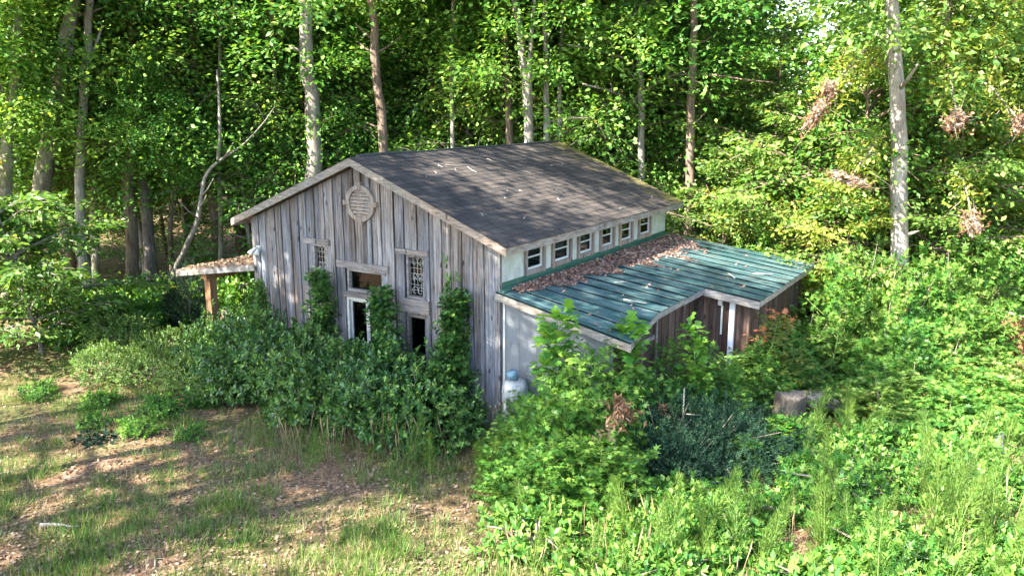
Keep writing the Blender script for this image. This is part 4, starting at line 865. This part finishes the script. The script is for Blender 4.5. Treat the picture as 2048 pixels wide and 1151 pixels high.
# grass
def grass(name, spots, blades, hr, spread, mat, label, seed, lean=.45, t='blade'):
    g = np.random.default_rng(seed); P, D, Nn, S = [], [], [], []
    for (x, y, s) in spots:
        k = max(3, int(blades * g.uniform(.6, 1.4) * s)); a = g.uniform(0, 6.28, k); r = spread * s * np.sqrt(g.uniform(0, 1, k)); bx, by = x + r * np.cos(a), y + r * np.sin(a)
        P.append(np.stack([bx, by, gz(bx, by) - .01], 1)); l = g.uniform(.1, lean * 1.6, k); D.append(np.stack([np.cos(a) * l + g.normal(0, .15, k), np.sin(a) * l + g.normal(0, .15, k), np.ones(k)], 1)); Nn.append(np.stack([np.cos(a), np.sin(a), np.full(k, -.2)], 1) + g.normal(0, .2, (k, 3))); S.append(g.uniform(*hr, k) * (.6 + .4 * s))
    V, F = leaves(*(np.concatenate(q) for q in (P, D, Nn, S)), t); return tag(obj(name, mesh_np(name, V, F, M[mat])), label, 'grass', None, 'stuff')
gs = np.random.default_rng(33)
def dens(x, y): return .5 + .3 * np.sin(x * 1.1 + 1.4 * np.sin(y * .8)) * np.cos(y * 1.3 + .6 * x) + .16 * np.sin(2.7 * x + 2.1 * y) + .14 * np.sin(4.9 * x - 3.3 * y + 1)
def scatter(n_, pxr, pyr, thr, smin=.6):
    o = []
    while len(o) < n_:
        p_ = grd(gs.uniform(*pxr), gs.uniform(*pyr)); d = dens(p_[0], p_[1])
        if d > thr + gs.uniform(-.15, .15) and not (-3.1 < p_[0] < 6.3 and p_[1] > -.05): o.append((p_[0], p_[1], gs.uniform(smin, 1.3)))
    return o
grass('grass', scatter(1350, (-60, 1150), (790, 1210), .47) + scatter(420, (1000, 2100), (1000, 1230), .2) + scatter(150, (500, 1000), (800, 900), .2), 26, (.06, .22), .17, 'grass', 'green grass tufts across the bare yard', 1, .7)
grass('short_grass', scatter(2300, (-60, 2100), (740, 1230), .30, .4), 20, (.03, .08), .22, 'grass', 'short thin grass between the fallen leaves', 2, .8)
grass('dry_grass', scatter(120, (560, 1010), (830, 960), .2) + scatter(60, (950, 2080), (1020, 1220), .3) + scatter(420, (0, 1000), (850, 1180), .15), 12, (.06, .20), .10, 'straw', 'tan dry grass blades standing among the green grass', 3, .6)
grass('tall_dry_grass', scatter(40, (560, 980), (830, 930), .15) + scatter(20, (1020, 2080), (1040, 1200), .2), 10, (.3, .85), .2, 'straw', 'tall tan dead grass stalks before the shrubs and among the weeds', 4, .2, 'stalk')
grass('bank_grass', scatter(260, (-60, 480), (680, 800), .3), 34, (.08, .2), .2, 'grass', 'sunlit grass at the edge of the woods past the pale shrubs', 5, .8)
# fallen leaves
def litter(name, P, S, label, parent=None, mat='litter', seed=1, tilt=.5):
    g = np.random.default_rng(seed); k = len(P); a = g.uniform(0, 6.28, k); D = np.stack([np.cos(a), np.sin(a), g.normal(0, .25, k)], 1); Nn = np.array([0, 0, 1.]) + g.normal(0, tilt, (k, 3))
    V, F = leaves(P, D, Nn, S, 'round'); o = obj(name, mesh_np(name, V, F, M[mat]), parent); return tag(o, label, 'leaves' if not parent else None, None, 'stuff')
k = 32000; px = gs.uniform(-60, 2100, k); py = gs.uniform(0, 1, k) ** .7 * 530 + 700; t = (0 - CAM[2]) / (c_d[2] - c_u[2] * (py - 575.5) / FPX)
v = c_d[None] + np.outer((px - 1024) / FPX, c_r) - np.outer((py - 575.5) / FPX, c_u); G = CAM + v * t[:, None]
keep = ~((G[:, 0] > -3.1) & (G[:, 0] < 6.3) & (G[:, 1] > -.05) & (G[:, 1] < 7.6)) & (dens(G[:, 0], G[:, 1]) < .8); G = G[keep]; G[:, 2] = gz(G[:, 0], G[:, 1]) + gs.uniform(.0, .03, len(G))
litter('fallen_leaves', G, gs.uniform(.03, .065, len(G)), 'brown fallen leaves scattered over the bare yard')
# leaf drift lying against the flashing on the metal roof
k = 6500; yy = gs.uniform(.25, 7.4, k); wd = np.interp(yy, [.2, 1, 2, 3, 4.5, 6, 6.9, 7.4], [.10, .38, .5, .6, .85, 1.0, .8, .3]) * (1 + .25 * np.sin(yy * 5) + .15 * np.sin(yy * 11))
u_ = gs.uniform(0, 1, k) ** 1.25; xx = 3.13 + np.abs(wd) * u_; zt = np.array([shz(a, b) for a, b in zip(xx, yy)]) + .012 + .05 * (1 - u_) * gs.uniform(0, 1, k)
e = 380; ex = gs.uniform(3.2, 6.2, e); ey = gs.uniform(0, 7.5, e); sel = (ex < np.where(ey < YS, XA - .1, XB - .1)) & (np.sin(ex * 4 + ey * 3.1) * np.sin(ey * 2.3 - ex) > .25); ex, ey = ex[sel], ey[sel]
ez = np.array([shz(a, b) for a, b in zip(ex, ey)]) + .022
litter('leaf_drift', np.stack([np.r_[xx, ex], np.r_[yy, ey], np.r_[zt, ez]], 1), gs.uniform(.04, .075, k + len(ex)), 'drift of brown dead leaves on the green metal roof under the windows', None, 'drift', 4, .8)
k = 900; X = gs.uniform(-5.5, -3.05, k); Yp = gs.uniform(-.05, 2.3, k); litter('porch_roof_leaves', np.stack([X, Yp, 2.32 + .155 * (X + 3) + .04 + gs.uniform(0, .02, k)], 1), gs.uniform(.05, .1, k), 'rust-brown dead leaves lying on the porch roof', None, 'litter', 5, .5)
# twigs on roofs and ground
def twig(name, pts, r, label, mat='deadtwig', group=None, sub=True, seed=0):
    g = np.random.default_rng(seed); pts = np.asarray(pts, float); mb = MB(); b = pts[0].copy(); mb.tube(pts - b, np.linspace(r, r * .4, len(pts)), 6)
    if sub:
        for q in range(2):
            i = int(g.integers(0, len(pts) - 1)); s = (pts[i] + pts[i + 1]) / 2 - b; d = (pts[-1] - pts[0]) * .3; d = np.array([d[0] * .5 - d[1] * g.choice([-.8, .8]), d[1] * .5 + d[0] * g.choice([-.8, .8]), d[2] * .5]); mb.tube([s, s + d * .5, s + d], [r * .5, r * .35, r * .15], 5)
    o = mb.build(name, M[mat], None, True); o.location = tuple(b); return tag(o, label, 'twig', group)
gt = np.random.default_rng(44)
for i in range(18):
    x, y = gt.uniform(.3, 3.1), gt.uniform(.2, 7.0); a = gt.uniform(0, 3.14); l = gt.uniform(.05, .16) if i > 3 else gt.uniform(.2, .4); q = np.linspace(-.5, .5, 4) * l
    X = x + q * math.cos(a) + gt.normal(0, .012, 4); Y = y + q * math.sin(a) + gt.normal(0, .012, 4); Z = ZR - SL * X + .022
    if X.max() < 3.28 and X.min() > .05: twig('twig', np.stack([X, Y, Z], 1), .005, 'bleached twig lying on the shingle roof', 'deadtwig', 'twigs on the shingle roof', True, i)
for i, (x, y, a, l) in enumerate([(5.9, 5.4, .8, .5), (4.9, 1.3, .3, .4), (4.2, 2.2, 1.2, .3), (5.5, 4.6, 2.2, .3)]):
    q = np.linspace(-.5, .5, 4) * l; X = x + q * math.cos(a); Y = y + q * math.sin(a); Z = np.array([shz(b, c) for b, c in zip(X, Y)]) + .05; twig('twig', np.stack([X, Y, Z], 1), .011, 'bleached forked twig lying on the metal roof', 'deadtwig', 'twigs on the metal roof', True, 50 + i)
for i, (pa, pb, r, lb) in enumerate([((85, 1048), (160, 1052), .03, 'mossy broken branch lying on the bare yard among grass tufts'), ((305, 1110), (318, 1150), .014, 'thin pale stick on the bare yard near the bottom'), ((355, 1125), (368, 1105), .012, 'short curved pale stick on the bare yard'), ((125, 965), (175, 955), .012, 'thin stick on the leaf litter beside a grass tuft'), ((0, 950), (40, 938), .014, 'thin dark stick at the edge of the leaf litter')]):
    a, b = grd(*pa), grd(*pb); q = np.linspace(0, 1, 5)[:, None]; P = a + (b - a) * q; P[:, :2] += gt.normal(0, .02, (5, 2)); P[:, 2] = gz(P[:, 0], P[:, 1]) + .03; twig('stick', P, r, lb, 'twig' if i else 'deadtwig', None, True, 80 + i)

# ------------------------------------------------------------------ small things
p_ = grd(1575, 850); stump = empty('tree_stump', (p_[0], p_[1], 0), 'rough grey tree stump under the red-tipped sapling', 'stump')
th = np.linspace(0, 2 * math.pi, 25)[:-1]; gsp = np.random.default_rng(61); mb = MB(); rings = []
prof = 1 + .10 * np.sin(th * 3) + .07 * np.sin(th * 7 + 1) + gsp.normal(0, .03, 24)
for z, s in ((-.05, 1.35), (.1, 1.12), (.3, 1.0), (.5, .97), (.58, .92)):
    rings.append([(.27 * s * prof[i] * math.cos(th[i]), .27 * s * prof[i] * math.sin(th[i]), z + (.05 * math.sin(th[i] * 2) if z > .55 else 0) + gsp.normal(0, .012)) for i in range(24)])
V = [q for r_ in rings for q in r_]; F = [(i * 24 + j, i * 24 + (j + 1) % 24, (i + 1) * 24 + (j + 1) % 24, (i + 1) * 24 + j) for i in range(4) for j in range(24)]
MB().add(V, F).build('bark', M['stump'], stump, True)
MB().add(rings[-1] + [(0, 0, .60)], [(j, (j + 1) % 24, 24) for j in range(24)]).build('cut_top', M['stump'], stump)
def rock(name, xy, r, label, mat, seed, sz=(1, 1, .5), z=0):
    g = np.random.default_rng(seed); n1, n2 = 9, 14; V = []
    for i in range(n1):
        for j in range(n2):
            a, b = math.pi * i / (n1 - 1), 2 * math.pi * j / n2; d = np.array([math.sin(a) * math.cos(b), math.sin(a) * math.sin(b), math.cos(a)]); d = np.sign(d) * np.abs(d) ** .7
            V.append(d * r * np.array(sz) * (1 + g.normal(0, .05)))
    F = [(i * n2 + j, (i + 1) * n2 + j, (i + 1) * n2 + (j + 1) % n2, i * n2 + (j + 1) % n2) for i in range(n1 - 1) for j in range(n2)]
    o = MB().add(V, F).build(name, M[mat]); o.location = (float(xy[0]), float(xy[1]), z); return tag(o, label, 'rock') if label else o
p_ = grd(1645, 815); rock('stone_slab', p_[:2], .33, 'flat pale stone slab in the weeds past the stump', 'stone', 3, (1.25, .8, .42), .14)
p_ = grd(1690, 830); rock('stone', p_[:2], .16, 'small stone beside the flat pale slab', 'stone', 4, (1, 1, .6), .07)
xy, h = top_at(1990, 925, 12.4); ped = empty('stone_pedestal', (float(xy[0]), float(xy[1]), 0), 'grey flat-topped stone pedestal standing in the feathery weeds', 'pedestal')
mb = MB().tube([(0, 0, -.03), (0, 0, .06), (0, 0, .09), (0, 0, .3), (0, 0, h - .2)], [.19, .18, .10, .08, .09], 12); mb.build('shaft', M['stone'], ped)
o = rock('cap', (0, 0), .26, None, 'stone', 9, (1.05, .85, .5)); o.parent = ped; o.location = (0, 0, h - .11)
p_ = atz(1985, 1075, 10.6); rock('stone', p_[:2], .2, 'grey stone lying at the foot of the feathery weeds by the pedestal', 'stone', 12, (1.2, 1, .6), .08)
# white drum with a round blue cap near the house corner
xy, h = top_at(1030, 748, 12.7); drum = empty('white_drum', (float(xy[0]), float(xy[1]), 0), 'white drum with a round blue-grey cap at the corner of the lean-to', 'drum')
mb = MB().tube([(0, 0, 0), (0, 0, .03), (0, 0, h * .45), (0, 0, h - .2), (0, 0, h - .12), (0, 0, h - .09)], [.20, .215, .22, .215, .18, .09], 18); mb.build('body', paint_mat('white_plastic', (.36, .38, .39), (.13, .14, .12), .95, .7, (5, 5, 2)), drum, True)
mb = MB().tube([(0, 0, h - .09), (0, 0, h - .05), (-.03, -.04, h), (-.04, -.06, h + .05)], [.05, .06, .10, .085], 14); mb.build('cap', paint_mat('blue_grey_plastic', (.09, .18, .25), (.2, .26, .29), .7), drum, True)
# bare twiggy plant before the drum
b = np.array([xy[0] - .05, xy[1] - .6, 0]); mb = MB(); mb.tube([(0, 0, 0), (.02, 0, .5), (0, .02, .75)], [.014, .011, .009], 6)
for dx, dy, dz in ((-.18, -.02, 1.15), (.22, .05, 1.2), (.05, .1, 1.3), (.3, .1, .98)): mb.tube([(0, .02, .72), (dx * .5, dy * .5, .9), (dx, dy, dz)], [.008, .006, .003], 5)
o = mb.build('bare_shoot', M['bark_brown']); o.location = tuple(b); tag(o, 'bare dark forked shoot standing in front of the white drum', 'plant')
# birdhouse under the porch
q_ = atz(453, 655, 19.2); bh = empty('birdhouse', (float(q_[0]), float(q_[1]), 0), 'small weathered birdhouse on a post under the porch roof', 'birdhouse'); zb = float(q_[2])
MB().box(-.03, .03, -.03, .03, 0, zb).build('post', M['casing'], bh)
MB().box(-.09, .09, -.09, .09, zb, zb + .30).prism([(-.09, zb + .30), (.09, zb + .30), (0, zb + .40)], 1, -.09, .09).build('box', M['brownboard'], bh)
for s in (-1, 1): MB().prism([(0, zb + .415), (s * .15, zb + .265), (s * .15, zb + .285), (0, zb + .44)], 1, -.14, .12).build('roof_board', M['trim'], bh)
mb = MB().tube([(0, -.096, zb + .2), (0, -.089, zb + .2)], .025, 12); mb.build('hole_shade_disc', M['dark'], bh)  # solid dark disc painted in for the shade inside the hole
# dead brown sprays in the thicket
def dead_spray(px, py, D, label, r=.3, n_=260, seed=1, t='lance', mat='deadleaf'):
    g = np.random.default_rng(seed); c = atz(px, py, D); root = empty('dead_branch', (float(c[0]), float(c[1]), float(gz(c[0], c[1]))), label, 'branch'); hz = c[2] - float(gz(c[0], c[1])); mb = MB(); lv = LV()
    mb.tube([(0, 0, 0), (.03, .02, hz * .6), (0, 0, hz)], [.014, .01, .006], 5)
    for i in range(7):
        e = np.array([0, 0, hz]) + g.normal(0, r * .6, 3) * [1, 1, .6]; mb.tube([(0, 0, hz * .85), (e + [0, 0, hz]) / 2, e], [.006, .005, .003], 4)
        k = n_ // 7; lv.add(e + g.normal(0, r * .22, (k, 3)), g.normal(0, 1, (k, 3)) + [0, 0, -.5], rnd3(g, k), g.uniform(.07, .15, k))
    mb.build('branch', M['twig'], root); obj('dead_leaves', lv.mesh('dead_leaves', t, M[mat]), root)
dead_spray(1228, 812, 10.7, 'spray of withered orange-brown leaves beside the dark low shrub', .26, 300, 1)
dead_spray(1205, 855, 10.9, 'pale tan withered spray hanging below the orange-brown one', .18, 160, 2, 'oval', 'straw')
dead_spray(1325, 818, 12.0, 'small withered twig end on top of the dark low shrub', .12, 80, 3)
xy, h = top_at(1368, 775, 11.8); MB_ = MB().tube([(0, 0, 0), (.01, 0, h * .6), (0, .01, h)], [.014, .012, .008], 6).tube([(0, 0, h - .42), (.25, .1, h - .42)], [.01, .006], 5); o = MB_.build('bleached_stalk', M['deadtwig'], None, True); o.location = (float(xy[0]), float(xy[1]), 0); tag(o, 'bleached bare stem standing out of the dark low shrub', 'branch')
# pile of grey dead leaves
p_ = grd(205, 882); k = 220; pos = np.stack([p_[0] + gs.normal(0, .2, k), p_[1] + gs.normal(0, .16, k), np.abs(gs.normal(0, .06, k)) + .01], 1); litter('dead_leaf_pile', pos, gs.uniform(.06, .12, k), 'small dark heap of grey dead leaves on the bare yard', None, 'yew', 8, 1.0)
# webworm nests hanging in the trees past the lean-to
def web_nest(px, py, D, sz, tilt, label, seed, tip=(1797, 120, 19.0)):
    g = np.random.default_rng(seed); c = atz(px, py, D); root = empty('webworm_nest', tuple(map(float, c)), label, 'nest', None); n1, n2 = 14, 16
    A, B = np.meshgrid(np.linspace(0, math.pi, n1), np.arange(n2) * 2 * math.pi / n2, indexing='ij'); d = np.stack([np.sin(A) * np.cos(B), np.sin(A) * np.sin(B), np.cos(A)], -1).reshape(-1, 3)
    rr = lump(d, seed, .42) * (1 + g.normal(0, .16, len(d))); V = d * rr[:, None] * [sz[0], sz[0], sz[1]]
    F = [(i * n2 + j, (i + 1) * n2 + j, (i + 1) * n2 + (j + 1) % n2, i * n2 + (j + 1) % n2) for i in range(n1 - 1) for j in range(n2)]
    MB().add(V, F).build('silk', M['silk'], root); mb = MB()
    for i in range(9):
        e = g.normal(0, 1, 3) * [sz[0], sz[0], sz[1]] * 1.5; b = -e * g.uniform(.2, .5); mb.tube([b, (b + e) / 2 + g.normal(0, .05, 3), e], [.008, .006, .002], 4)
    mb.build('twigs', M['twig'], root, True)
    e = atz(*tip) - c; lb_ = MB(); u = np.linspace(0, 1, 7)[:, None]; pth = e * u + np.array([0, 0, .5]) * np.sin(u * math.pi) + g.normal(0, .05, (7, 3)) * np.sin(u * math.pi)
    lb_.tube(pth, np.linspace(.012, .04, 7), 6)
    for q in range(1, 6):
        for w_ in range(2): d_ = g.normal(0, .35, 3) + [0, 0, -.1]; lb_.tube([pth[q], pth[q] + d_ * .5, pth[q] + d_], [.008, .006, .003], 4)
    ob = lb_.build('limb', M['twig'], root, True); ob.rotation_mode = 'QUATERNION'; from mathutils import Euler; ob.rotation_quaternion = Euler((tilt[0], tilt[1], seed)).to_quaternion().inverted()
    kk = 420; ww = g.uniform(.05, .85, kk); pp = np.stack([np.interp(ww, u[:, 0], pth[:, i]) for i in range(3)], 1) + g.normal(0, .22, (kk, 3)); l2 = LV(); l2.add(pp, rnd3(g, kk) + [0, 0, -.4], rnd3(g, kk) * .5 + [0, 0, 1], g.uniform(.09, .16, kk)); lo = obj('leaves', l2.mesh('leaves', 'oval', M['yellow']), ob)
    k = 260; lv = LV(); lv.add(g.normal(0, 1, (k, 3)) * [sz[0], sz[0], sz[1]] * .75, rnd3(g, k) + [0, 0, -.6], rnd3(g, k), g.uniform(.05, .12, k)); obj('dead_leaves', lv.mesh('dead_leaves', 'oval', M['deadleaf']), root); root.rotation_euler = (tilt[0], tilt[1], seed)
web_nest(1632, 228, 16.2, (.09, .27), (.3, .5), 'long brown webbed nest hanging below the small white one', 1)
web_nest(1658, 180, 16.2, (.10, .11), (.2, 0), 'small white webbed nest on an outer branch tip', 2)
web_nest(1915, 240, 16.0, (.16, .14), (.1, .2), 'broad grey webbed nest with bare twigs beside the large pale trunk', 3, (1880, 130, 20.5))
web_nest(1945, 445, 15.6, (.13, .17), (0, .1), 'tan pointed webbed nest below the broad grey one', 4, (1868, 330, 20.5))
web_nest(1700, 360, 16.4, (.08, .26), (1.2, .6), 'pale webbed branch lying flat above the layered sprays', 5, (1800, 300, 19.0))
web_nest(2042, 245, 16.0, (.12, .13), (.2, .2), 'webbed nest on the branch beyond the broad grey one', 6, (1885, 180, 20.5))
# brown wooden bin half hidden at the end of the thicket
c = atz(2110, 655, 15.6); bn = empty('wooden_bin', (float(c[0]), float(c[1]), 0), 'brown plank bin with a pale rim half hidden by the big thicket', 'bin', None, -YAW + .12)
zt = float(c[2]) + .12
for i in range(6): MB().box(-.38 + i * .2, -.184 + i * .2, 0, .03, 0, zt - .02).build('plank', M['post'], bn)
for i in range(5): MB().box(-.38, -.35, .04 + i * .2, .236 + i * .2, 0, zt - .02).build('plank', M['post'], bn)
for bx in ((-.40, .84, -.03, .045, zt - .018, zt + .012), (-.40, -.33, .047, 1.06, zt - .018, zt + .012)): MB().box(*bx).build('rim_board', M['fascia'], bn)
print('boards', nb, 'tabs', len(tabs), 'objects', len(bpy.data.objects), 'tris', sum(len(m_.loop_triangles) or len(m_.polygons) for m_ in bpy.data.meshes))
